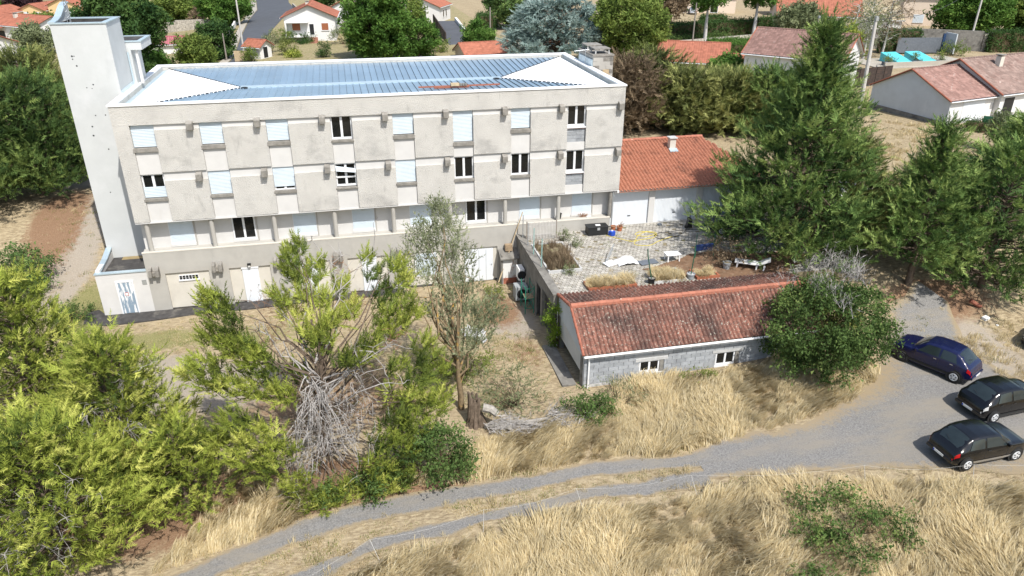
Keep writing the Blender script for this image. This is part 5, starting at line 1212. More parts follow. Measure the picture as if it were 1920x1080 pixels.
MB().box(-5.6, -5.35, 3.7, 3.95, .9, 3.0).build("porch_post", "house_white", wh, world=False)
for i in range(6): MB().box(-6.0-i*.32, -5.7-i*.32, -1.2, -.05, -.1, .75-i*.13).build("step", "brick_red", wh, world=False)
house("white house with brown-grey roof behind the bungalow", 14.0, 113.5, 8.5, 7.5, 3.0, 1.9, R(90-14), "house_white", "tile_brown", chim=((2.2, -1.4, .3),), openings=(("l", .5, 1.4, 1.2, 2.2, "w"),))
house("small red-roofed garden hut beside the street", .2, 76.6, 2.6, 2.6, 1.75, .75, R(-35), "house_white", "tile_bright", name="garden_hut", cat="hut", openings=(("r", -.5, .4, .1, 1.6, "k"),))
house("low outbuilding with maroon metal roof behind the stair tower", -15.2, 92.0, 6.4, 4.6, 1.6, .8, R(4), "house_white", "maroon_metal", name="outbuilding", cat="shed")
house("house with solar panel on its orange roof", 30.0, 121.5, 8.0, 8.5, 3.0, 1.7, R(66), "house_white", "tile_bright", openings=(("f", -1.6, -.9, .9, 2.2, "w"), ("f", .4, 1.1, .9, 2.2, "w"), ("l", -1.4, 0, .3, 2.2, "k")))
sh = [o for o in bpy.data.objects if o.get("label", "").startswith("house with solar")][0]
s_ = 1.7/4.25; MB().add([(-1.0, 3.4, 3.0+(4.25-3.4)*s_+.2), (2.6, 3.4, 3.0+(4.25-3.4)*s_+.2), (2.6, 1.2, 3.0+(4.25-1.2)*s_+.2), (-1.0, 1.2, 3.0+(4.25-1.2)*s_+.2), (-1.0, 3.4, 3.25), (2.6, 3.4, 3.25), (2.6, 1.2, 4.1), (-1, 1.2, 4.1)], [(0, 1, 2, 3), (0, 4, 5, 1), (1, 5, 6, 2), (2, 6, 7, 3), (3, 7, 4, 0)]).build("solar_panel", "solar", sh, world=False)
house("cream gabled house with orange roof at upper left", -61.0, 180.0, 9, 7.2, 3.1, 1.4, R(90-18), "house_cream", "tile_bright", openings=(("l", -2.3, -1.2, 1.5, 2.6, "s"), ("l", 1.0, 2.1, 1.5, 2.6, "s")), fine=False)
house("cream gabled house cut by the upper picture edge behind the tower", -53.0, 178.0, 9, 8.0, 4.2, 1.7, R(90-18), "house_cream", "tile_bright", openings=(("l", -2.6, -1.5, 1.8, 2.9, "s"), ("l", .8, 1.9, 1.8, 2.9, "s")), fine=False)
house("cream house with orange roof at the far left edge", -69.5, 175.0, 9, 8.0, 2.7, 1.3, R(90-18), "house_cream", "tile_bright", openings=(("l", .8, 1.9, 1.3, 2.4, "s"),), fine=False)
house("white house with long orange roof left of the stair tower", -42.0, 113.5, 12.5, 7.5, 3.9, 1.4, R(-38), "house_white", "tile_bright", chim=((-1.4, -1.2, .25),), openings=(("f", 1.5, 2.3, 1.6, 2.6, "s"),), fine=False)
wo = [o for o in bpy.data.objects if o.get("label", "").startswith("white house with long orange")][0]
MB().prism([(-6.6, 3.0), (-6.6, 3.12), (-3.76, 3.75), (-3.76, 3.6)], (-5.6, -1.2), 'x').build("balcony_roof", "tile_bright", wo, world=False); MB().box(-5.4, -1.4, -6.2, -3.76, .5, .7).build("balcony", "house_white", wo, world=False)
MB().box(-5.0, -1.6, -3.80, -3.755, .8, 2.9).build("recess_shade", "black_plastic_and_shade", wo, world=False); MB().box(-4.6, -2.4, -6.0, -5.95, .7, 1.7).build("balcony_sheet", "litter_white", wo, world=False); MB().box(-3.9, -2.9, -6.06, -6.01, 2.0, 2.4).build("balcony_flag", "tail_red", wo, world=False)  # black sheet on the flat wall paints the shade under the balcony roof
house("white house end with corner pipe at the far left edge", -37.5, 79.5, 7, 6, 3.6, 1.2, R(-30), "house_white", "tile_brown", fine=False)
house("orange-roofed house at the top behind the blue cedar", 55.5, 139, 10, 8, 2.6, 1.8, R(-20), "house_grey", "tile_bright", fine=False)
house("pale brown tiled house partly hidden by the blue cedar", 50.5, 117.5, 9, 7, 1.9, 1.4, R(-12), "house_grey", "tile_pink", fine=False)
house("low orange roof directly behind the block's parapet", 32.6, 70.0, 7.0, 5.5, .9, 1.2, R(8), "house_pink", "tile_bright")
house("small orange roof glimpsed through the cedar branches", 43.2, 72.6, 4.6, 5, 2.0, 1.3, R(-35), "house_grey", "tile_bright")
house("large orange-roofed house behind the birches", 101.0, 91.5, 14.5, 10, 3.0, 3.4, R(-24), "house_pink", "tile_bright", openings=(("f", -2, -.9, 1.2, 2.2, "w"),), chim=((1.5, 0, .4),))
house("house with straw-coloured old roof at upper right", 111.5, 89.5, 9.5, 8, 2.2, 2.0, R(-20), "house_white", "tile_straw")
house("tall pale house with grey shaded end at upper right", 127.5, 96.0, 7, 7, 5.5, 1.6, R(-30), "house_pink", "maroon_metal", openings=(("f", -1.2, .6, .6, 2.0, "s"),), fine=False)
house("pink rendered house with carport at the top", 96.0, 128.0, 13, 9, 3.6, 2, R(-20), "house_pink", "tile_bright", openings=(("f", -5.8, -4.2, .1, 2.6, "k"), ("f", 1, 2.6, .2, 2.2, "w")), fine=False)
house("pale house with tan walls left of the pink carport house", 113.0, 117.0, 10, 9, 3.6, 2, R(-24), "house_pink", "tile_bright", openings=(("f", -3.2, -2.0, .2, 2.2, "k"), ("f", 1, 2.6, 1.0, 2.2, "s")), fine=False)
house("pale rendered farmhouse at the top behind the stone wall", -22.0, 214, 14, 8, 3.6, 2, R(3), "house_white", "tile_brown", fine=False)
house("stone farm building at the top left corner", -95.0, 245, 16, 9, 3, 2.4, R(-10), "house_grey", "tile_brown", fine=False)
# ---------------------------------------------------------------- streets, walls, fences
strip("street", [(-4.2, 62), (-3.5, 77), (-5.2, 104), (-7.0, 140), (-7.5, 166), (-14, 236), (-24, 330)], [(-.6, 62), (-.6, 76), (-.2, 112), (1.0, 140), (2.4, 152), (0, 172), (-8, 330)], 60, "asphalt", "grey asphalt street climbing past the bungalow", rag=0, lift=.05, cat="street")
strip("pavement", [(-5.6, 62), (-4.9, 77), (-6.5, 104), (-8.4, 140), (-9.2, 166), (-16, 236)], [(-4.35, 62), (-3.6, 77), (-5.3, 104), (-7.1, 140), (-7.6, 166), (-14.1, 236)], 50, "pavement_far", "pale pavement strip along the climbing street", rag=0, lift=.13, m=3, cat="pavement")
strip("street", [(46, 66.5), (63.8, 68.8), (70.4, 70.4), (84, 74), (100, 78)], [(46, 62), (61.6, 63.6), (68.1, 65.2), (86, 69.5), (102, 73)], 30, "asphalt", "short stretch of road seen behind the red roofs", rag=0, lift=.05, cat="street")
m = MB()
for i in range(6): 
    x = 58+i*4; y = 65.8+(x-58)*.21; m.cbox((x, y, 3.07), 2.2, .18, .012, .21)
m.build("lane_marking", "litter_white", [o for o in bpy.data.objects if o.get("label", "").startswith("short stretch")][0])
def wall(label, pts, h, th, mat, name="garden_wall", cap=None, cat="wall", group=None):
    t = thing(name, label, cat, (pts[0][0], pts[0][1], hz(*pts[0])), group=group)
    for i, (a, b) in enumerate(zip(pts[:-1], pts[1:])):
        a = Vector((*a, 0)); b = Vector((*b, 0)); L = (b-a).length; n = max(1, int(L/6)); ang = math.atan2(b.y-a.y, b.x-a.x)
        for k in range(n):
            c = a.lerp(b, (k+.5)/n); zz = hz(c.x, c.y); MB().cbox((c.x, c.y, zz+h/2-.3), L/n, th, h+.6, ang).build("wall_section", mat, t)
            if cap: MB().cbox((c.x, c.y, zz+h+.04), L/n, th+.12, .08, ang).build("coping", cap, t)
    return t
wall("old pale stone wall behind the maroon roofed outbuilding", [(-30, 128), (-22, 137), (-14, 139), (-9.8, 141)], 2.0, .5, "stone_wall")
wall("low white kerb wall beside the climbing street", [(-6.4, 84), (-7.2, 104), (-9.6, 140)], 1.0, .3, "house_white")
wall("stone wall on the far side of the climbing street", [(2.0, 152), (3.6, 140), (2, 125)], 1.2, .3, "stone_wall")
wall("low stone wall under the clipped hedge along the road", [(58, 72.4), (71, 76.0), (84, 79.6), (97, 83)], 1.0, .4, "stone_wall")
wall("grey block wall behind the pool with dry field above", [(93, 66), (101, 66.5), (110.5, 60.5)], 3.0, .35, "wall_old")
wall("old rendered wall running to the right edge behind the ivy", [(110.6, 60.4), (118, 60), (135, 56)], 2.6, .4, "stone_wall")
wall("tan reed screen at the street corner", [(-2.9, 73.6), (-.9, 73.4)], 1.5, .08, "cardboard", name="reed_screen", cat="screen")
wall("low stone garden wall beside the dry gardens", [(34, 79), (41, 78)], 1.2, .4, "stone_wall")
t = thing("ramp", "grey driveway ramp with dark fence panels and white kerbs", "ramp", (31, 93, 3))
MB().prism([(84, 3.0), (104, 4.6), (104, 2.6), (84, 2.6)], (29.5, 33.5), 'x').build("ramp_slab", "asphalt", t)
for i in range(4): MB().prism([(86+i*4.2, 3.2+i*.33), (89.8+i*4.2, 3.5+i*.33), (89.8+i*4.2, 5.0+i*.33), (86+i*4.2, 4.7+i*.33)], (29.2, 29.35), 'x').build("fence_panel", "fence_dark", t)
MB().prism([(84, 2.6), (84, 3.6), (104, 5.2), (104, 2.6)], (33.5, 33.9), 'x').build("kerb", "house_white", t)
t = thing("wood_fence", "dark weathered board fence behind the grey gable house", "fence", (68, 31, 3))
for i in range(9):
    a = Vector((66.5+i*1.35, 36.6+i*.3, 3)); MB().cbox((a.x, a.y, 4.2), 1.30, .06, 2.1, .22).build("board_panel", "fence_dark", t); MB().box(a.x-.7, a.x-.62, a.y-.1, a.y+.1, 2.9, 5.4).build("post", "galv", t)
t = thing("pool_terrace", "pale pool terrace with two turquoise covers and planters", "pool", (91, 53, 3))
MB().box(84, 101, 49, 57, 2.5, 3.12).build("deck", "pavement_far", t)
for x in (88.2, 92.2): MB().prism([(50.2, 3.12), (50.2, 3.35), (54.8, 4.3), (54.8, 3.12)], (x, x+2.4), 'x').build("pool_cover", "pool_blue", t)
for x in (85.9, 90.6, 94.6): MB().box(x, x+1.4, 50.6, 51.3, 3.12, 3.6).build("planter_box", "grey_sheet", t)
MB().box(85.2, 96.8, 49.6, 49.9, 3.12, 3.7).build("edge_wall", "pavement_far", t)
for i, x in enumerate((86.6, 91.3, 95.3)): shrub(("pale grass plant left of the turquoise covers", "pale grass plant between the turquoise covers", "pale grass plant right of the turquoise covers")[i], x, 51.0, 1.0, .8, 800+i, "fol_weed", n=10, per=14, size=.5, lr=.4, z=3.6, name="grass_plant")
t = thing("garden_canopy", "dark grey fabric wall with violet edge beside the pool", "canopy", (99.5, 58, 3))
MB().cbox((98.8, 60.0, 4.3), 7.2, .15, 2.2, -.12).build("cloth_wall", "grey_sheet", t); MB().cbox((103.0, 58.6, 4.7), .15, 2.6, 2.9, -.12).build("cloth_side", "cement_gable", t); MB().cbox((102.5, 59.5, 4.6), .35, .3, 2.8, -.12).build("violet_edge", "solar", t)
wall("dark green mesh fence in front of the grey gable house", [(70.4, 16.4), (74, 13.8), (78.5, 11.5)], 1.5, .06, "green_mat", name="mesh_fence", cat="fence")
wall("grey concrete panel wall in front of the white garage door", [(72.5, 13.0), (78, 10.2)], .9, .15, "wall_old")
# ---------------------------------------------------------------- poles
def pole(label, x, y, h, r, mat, lean=(0, 0), arm=None, name="utility_pole", cat="pole"):
    z = hz(x, y); t = thing(name, label, cat, (x, y, z)); top = (x+lean[0], y+lean[1], z+h)
    MB().tube([(x, y, z-.3), top], [r, r*.7], 8).build("shaft", mat, t)
    if arm == "cross": MB().tube([(top[0]-.7, top[1], top[2]-.25), (top[0]+.7, top[1], top[2]-.25)], .05, 6).build("crossarm", "galv", t)
    if arm == "box": MB().box(top[0]-.14, top[0]+.14, top[1]-.2, top[1]+.1, top[2]-.1, top[2]+.3).build("insulator", "galv", t)
    if arm == "lamp": MB().lathe((top[0], top[1], top[2]), [(.12, 0), (.22, .25), (.1, .38)], 10).build("lamp_head", "lamp_clear", t)
    return Vector(top)
pa = pole("tall concrete utility pole in front of the pink roofed house", 64.0, 25.6, 9.2, .22, "concrete_pole", (-.25, 0), "box")
pb = pole("slender grey pole with crossarm among the trees at upper right", 109.3, 61.5, 10.5, .16, "concrete_pole", (.2, 0), "cross")
pc = pole("dark wooden pole beside the clipped hedge and road", 66.4, 71.0, 7.0, .14, "wood_pole")
pole("wooden pole rising beside the blue cedar", 36.5, 84.5, 5.6, .14, "wood_pole"); pole("tall pale pole at the street corner", -2.5, 82, 9.0, .15, "concrete_pole", (0, 0), "cross"); pole("short wooden pole in front of the street corner trees", -4.2, 75, 3.8, .12, "wood_pole")
pole("old street lamp rising behind the block's rear parapet", 19.3, 73.0, 4.2, .08, "rust_red", (0, 0), "lamp", "street_lamp", "street lamp"); pd = pole("short dark pole stump between the birches and pink roof", 86.7, 68.9, 4.6, .2, "wood_pole", (0, 0), "box")
pole("bare wooden stake in the gardens left of the ramp", 22.6, 82.5, 6.5, .14, "wood_pole")
m = MB()
for a, b, s in ((pa, pb, 1.6), (pa, pd, .8), (pb, Vector((180, 40, 12)), 2)):
    m.tube([a.lerp(b, k/10)-Vector((0, 0, s*math.sin(math.pi*k/10))) for k in range(11)], .025, 4)
props(m.build("overhead_cable", "wire"), "black overhead cables sagging between the poles at right", "cable")
# ---------------------------------------------------------------- trees and hedges behind
G4 = "garden trees behind the block"
broad("big round broadleaf tree right behind the stair tower", -14.5, 63, 12.4, 4.6, 901, "fol_broad_dark", n=110, per=20, size=1.0, lr=1.3, zc=.53, rz=.46, group=G4)
broad("dense round lime tree in the middle behind the roof", 17.3, 70.5, 11.0, 4.4, 902, "fol_broad", n=110, per=20, size=.95, lr=1.25, zc=.52, rz=.46, group=G4)
broad("yellowing tree right of the big tree behind the tower", -22.5, 149, 8.5, 5.2, 903, "fol_broad_light", n=60, per=14, size=1.2, lr=1.5, zc=.5, rz=.48, group=G4)
broad("round green tree casting shade on the lawn by the street", -11.0, 132, 7.4, 5.0, 904, "fol_broad", n=80, per=16, size=1.1, lr=1.4, zc=.58, rz=.42, group=G4)
broad("small bare-stemmed tree in front of the farmhouse", -17.5, 140, 4.5, 1.8, 905, "fol_dry", n=20, per=10, size=.9, lr=.7, group=G4)
broad("light green orchard tree behind the maroon roof", -7.4, 71, 3.9, 2.4, 906, "fol_broad_light", n=50, per=18, size=.8, lr=1.0, zc=.5, rz=.46, group=G4)
broad("dark orchard tree beside the short wooden pole", -5.4, 77.5, 5.4, 2.3, 907, "fol_broad_dark", n=46, per=18, size=.8, lr=1.0, zc=.52, rz=.46, group=G4)
broad("low dark tree between tower canopy and maroon roof", -13.6, 72, 2.4, 2.4, 908, "fol_broad", n=40, per=18, size=.8, lr=1.0, zc=.48, rz=.46, group=G4)
broad("leafy orchard tree left of the ramp", 23.2, 71.5, 5.6, 2.6, 909, "fol_broad", n=50, per=18, size=.75, lr=.95, zc=.52, rz=.46, group=G4)
broad("pale orchard tree left of the street-lamp", 21.0, 77.0, 5.0, 2.3, 910, "fol_broad_light", n=40, per=16, size=.75, lr=.95, zc=.52, rz=.44, group=G4)
broad("small dark green tree by the wooden pole beside the ramp", 32.3, 74.5, 4.6, 2.4, 911, "fol_broad", n=44, per=18, size=.75, lr=.9, zc=.52, rz=.46, group=G4)
broad("dense tree with bluish leaves above the ramp fence", 43.5, 104, 8.5, 4.0, 912, "fol_conifer_deep", n=60, per=16, size=1.0, lr=1.3, zc=.5, rz=.48, group=G4)
broad("tall airy green tree right of the blue cedar", 50.5, 56.5, 10.0, 4.3, 913, "fol_broad_light", n=95, per=17, size=.9, lr=1.25, zc=.56, rz=.44, group=G4)
broad("dark conical evergreen at the top behind the airy tree", 62, 92, 8.5, 3.6, 914, "fol_conifer_deep", n=60, per=14, size=1.1, lr=1.2, group=G4)
broad("big leafy tree above the dry field at upper right", 123, 77, 9.0, 6.0, 915, "fol_broad", n=100, per=16, size=1.2, lr=1.7, zc=.52, rz=.46, group=G4)
broad("second leafy tree at upper right nearer the edge", 136, 76, 9.0, 6.0, 916, "fol_broad_light", n=90, per=16, size=1.2, lr=1.7, zc=.52, rz=.46, group=G4)
broad("pale green tree above the ivy at the right edge", 131, 66, 7.0, 4.6, 917, "fol_broad_light", n=70, per=15, size=1.1, lr=1.5, zc=.5, rz=.46, group=G4)
broad("dark purple-leaved tree between the cream houses", -68, 190, 5.5, 4.0, 918, "fol_purple", n=40, per=12, size=1.4, lr=1.5, group=G4)
broad("green tree at the upper left corner", -78, 200, 8, 6, 919, "fol_broad", n=50, per=12, size=1.6, lr=2, group=G4)
broad("green tree below the cream houses", -52, 150, 2.4, 4.0, 920, "fol_broad_light", n=40, per=12, size=1.2, lr=1.5, group=G4)
broad("leafy tree beside the long orange roof", -37.0, 100, 4.0, 3.0, 921, "fol_shrub_grey", n=40, per=12, size=1.0, lr=1.1, group=G4)
broad("green tree in front of the solar-panel house", 24.5, 104, 5.0, 3.4, 922, "fol_broad_light", n=40, per=13, size=1.0, lr=1.2, group=G4)
broad("grey-leaved tree beside the big orange-roofed house", 90.0, 80, 5.6, 3.0, 923, "fol_shrub_grey", n=60, per=10, size=1.0, lr=1.3, group=G4)
broad("tree at the top edge above the climbing street", 10, 150, 6, 3.4, 924, "fol_broad_dark", n=40, per=12, size=1.2, lr=1.4, group=G4)
broad("dark brownish tree behind the clipped hedge left end", 76, 106, 7.5, 5.0, 925, "fol_dry", n=60, per=12, size=1.2, lr=1.5, group=G4)
for i, (x, y) in enumerate(((71.0, 76.0), (83.5, 82.6))):
    rg = RG(930+i); lo = lobes_round(10.5, 2.7, 40, rg, .74, .24, 1.1)
    plant("plane_tree", ("white-trunked plane tree beside the dark wooden pole", "white-trunked plane tree further right along the clipped hedge")[i], "tree", (x, y, hz(x, y)), 10.5, lo, rg, "fol_broad", LEAF, 15, 1.0, .38, "bark_white", upw=.2, outw=.4, jitdir=.8, group="white-trunked plane trees on the road")
for i, (x, y, h) in enumerate(((84.5, 56.5, 9.0), (87.5, 57.5, 9.6), (91, 58.0, 9.0))):
    rg = RG(940+i); lo = lobes_round(h, 3.2, 46, rg, .6, .36, .9)
    plant("birch_tree", ("leftmost thin birch beside the pool", "middle birch with pale forked trunk beside the pool", "rightmost birch with browning twigs beside the pool")[i], "tree", (x, y, hz(x, y)), h, lo, rg, "fol_dry" if i == 2 else "fol_shrub_grey", WILLOW+TWIG[:1], 11, 1.1, .2, "bark_white", upw=-.4, outw=.3, jitdir=.6, group="sparse birches beside the pool")
# blue cedar
rg = RG(950); lo = []
for i in range(120):
    az = rg.uniform(0, 2*math.pi); t_ = rg.uniform(.25, 1); r = rg.uniform(.25, 1)**.6*9.4*(1.12-t_*.75); lo.append((np.array([r*math.cos(az), r*math.sin(az)*.8, 8.6*t_-.10*r]), rg.uniform(.8, 1.4), np.array([math.cos(az), math.sin(az), .05]), 8.6*t_*.8))
plant("blue_cedar", "wide blue-grey cedar spreading behind the block's rear parapet", "tree", (41.3, 61.0, 3), 8.4, lo, rg, "fol_cedar", SPRAY_FAR, 30, 1.0, .4, "bark", upw=-.05, outw=1.0, tintc=.5, squash=.45)
# row of drab conifers behind the garage
G5 = "drab conifers behind the garages"
for i, (x, y, h, rw, fol, tc_) in enumerate(((37.6, 23.5, 6.4, 2.2, "fol_dry", .35), (40.6, 25.5, 6.8, 2.4, "fol_conifer_drab", .35), (43.0, 22.0, 5.4, 2.6, "fol_conifer_drab", .5), (46.5, 21.0, 5.2, 2.6, "fol_conifer_drab", .55), (50.0, 20.0, 5.6, 2.6, "fol_conifer_deep", .5), (48.5, 25.5, 4.4, 2.6, "fol_conifer_drab", .6), (53.5, 18.5, 5.6, 2.4, "fol_conifer", .5))):
    conifer(("grey dried-out conifer nearest the block's right corner", "drab conifer behind the grey dried-out one", "drab drooping conifer behind the garage chimney", "drooping conifer right of the garage chimney", "dark conifer touching the tallest conifer's left side", "light green drooping conifer in front of the red roofs", "small conifer hidden behind the tallest conifer")[i], x, y, h, rw, 960+i, fol, n=120, per=15, size=.95, lr=1.0, power=.42, trunk=.16, group=G5, tintc=tc_, upw=.05)
broad("bright green tree in front of the clipped block hedge", 56.5, 40.5, 3.6, 1.7, 970, "fol_broad", n=50, per=16, size=.8, lr=.9, group=G4)
broad("tall yellow-green cypress behind the tallest conifer's tip", 75, 46, 5.8, 2.6, 971, "fol_yellow", n=70, per=16, size=.8, lr=1.0, temps=SPRAY_FAR, group=G4)
broad("pale green apple tree before the white garage door", 66.5, 9.5, 3.4, 1.6, 972, "fol_shrub_grey", n=30, per=14, size=.6, lr=.6, group=G4)
conifer("conifer at the far right edge in front of the long low house", 62.5, 1.6, 6.0, 3.0, 973, "fol_conifer", n=140, per=18, size=.8, lr=.9, power=.6, group=G2)
# clipped hedges
def hedge(label, x0, x1, y0, y1, h, ang, foliage, seed, size=.5, dens=16, name="clipped_hedge", z=None):
    cx, cy = (x0+x1)/2, (y0+y1)/2; z = hz(cx, cy) if z is None else z; rg = RG(seed); t = thing(name, label, "hedge", (cx, cy, z), ang); w, d = x1-x0, y1-y0
    P = []; O = []
    A = [(w*h, lambda n: np.stack([rg.uniform(-w/2, w/2, n), np.full(n, -d/2), rg.uniform(0, h, n)], 1), (0, -1, .2)), (w*d, lambda n: np.stack([rg.uniform(-w/2, w/2, n), rg.uniform(-d/2, d/2, n), np.full(n, h)], 1), (0, 0, 1)), (d*h, lambda n: np.stack([np.full(n, -w/2), rg.uniform(-d/2, d/2, n), rg.uniform(0, h, n)], 1), (-1, 0, .2)), (d*h, lambda n: np.stack([np.full(n, w/2), rg.uniform(-d/2, d/2, n), rg.uniform(0, h, n)], 1), (1, 0, .2)), (w*h*.5, lambda n: np.stack([rg.uniform(-w/2, w/2, n), np.full(n, d/2), rg.uniform(0, h, n)], 1), (0, 1, .2))]
    for area, f, o in A:
        n = max(4, int(area*dens)); p = f(n)+rg.normal(0, .07, (n, 3)); P.append(p); O.append(np.tile(np.array(o, float), (n, 1)))
    P = np.concatenate(P); O = np.concatenate(O)+rg.normal(0, .5, (len(P), 3)); V, F, tt = cloud(LEAF_SMALL, P, O, size*rg.uniform(.7, 1.3, len(P)), np.clip(rg.normal(.45, .15, len(P)), 0, 1), rg); V[:, 2] = np.maximum(V[:, 2], 0)
    link("foliage", mesh_np("foliage", V, F, tt), foliage, t); MB().box(-w/2+.15, w/2-.15, -d/2+.15, d/2-.15, -.1, h-.15).build("inner_growth", "hedge_stem", t, world=False); return t
hedge("long clipped dark green hedge along the far road", 62, 95, 83, 85.2, 2.7, R(14), "fol_broad_dark", 981, .8, 9)
hedge("low spreading juniper strip at the foot of the clipped hedge", 62, 78, 78.0, 80, .9, R(14), "fol_shrub", 982, .8, 9)
hedge("square bright green hedge block beside the pink tiled roof", 63.2, 69.6, 54.5, 60.5, 3.0, R(-8), "fol_broad", 983, .6, 14)
hedge("dark green hedge block beside the pool", 93.5, 99.5, 60.8, 62.6, 3.3, R(-4), "fol_broad_dark", 984, .7, 12)
hedge("thick ivy over the old wall at the right", 111, 122, 58.6, 60.0, 3.0, R(-3), "fol_broad_dark", 985, .8, 10, "ivy_mass"); hedge("ivy heap at the right picture edge", 122, 136, 54.5, 58.0, 3.2, R(-12), "fol_shrub", 986, .9, 8, "ivy_mass")
hedge("green hedge left of the solar-panel house ramp", 22, 28.5, 98, 99.4, 1.5, 0, "fol_broad", 987, .6, 10); hedge("dark tall hedge beside the ramp top", 36.5, 39, 94, 98, 3.4, 0, "fol_broad_dark", 988, .7, 10)
hedge("short clipped hedge in front of the pink house carport", 81, 86.5, 98, 100, 2.0, R(14), "fol_broad_dark", 989, .8, 9); hedge("low ivy hedge at the mesh fence", 68.8, 73.2, 15.2, 16.4, 1.0, R(-35), "fol_broad_dark", 990, .45, 14)
hedge("green hedge at the far left edge below the white house end", -41, -33, 88, 90, 1.6, R(5), "fol_broad", 991, .7, 9)
# small garden shrubs by the bungalow
for i, (x, y, h, rw, f, lab) in enumerate(((1.6, 80.5, 3.4, 1.5, "fol_shrub_grey", "grey-green garden shrub beside the hut"), (4.3, 78.2, 2.4, 1.2, "fol_weed", "pale variegated bush in the bungalow garden"), (9.4, 74.5, 2.4, .75, "fol_broad_dark", "clipped dark topiary column behind the parapet"), (2.4, 92.5, 2.6, 2.0, "fol_broad_light", "light green bush left of the bungalow porch"), (12.6, 88, 3.0, 2.0, "fol_shrub_grey", "grey-green shrubs right of the bungalow steps"), (14.6, 84, 2.6, 1.6, "fol_broad", "green bush under the lime tree"), (6.0, 90.5, 1.5, 2.0, "fol_broad_dark", "dark vine over the porch edge"), (13.1, 103, 4.2, 1.2, "fol_broad_dark", "pointed dark cypress beside the bungalow"), (14.8, 95, 3.4, .8, "fol_yellow", "golden columnar conifer right of the bungalow"), (-.6, 72.5, 2.0, 1.0, "fol_broad_light", "small bush in front of the hut"), (20.5, 70.5, 2.2, 1.5, "fol_broad", "round bush right of the lime tree"), (27.0, 76.0, 2.2, 1.4, "fol_broad_light", "small light bush left of the ramp foot"), (5.2, 75.5, .8, .9, "fol_yellow", "low clipped bush on the dry lawn"), (105, 104, 1.9, 1.1, "fol_broad_dark", "pointed clipped topiary at the tan house"), (99.5, 103, 1.4, .8, "fol_broad", "round clipped ball bush at the tan house"), (103, 57.5, 2.0, 1.8, "fol_broad_light", "green bush at the foot of the crossarm pole"))):
    shrub(lab, x, y, h, rw, 700+i, f, n=22, per=14, size=.62, lr=.6, group="garden shrubs behind the block")
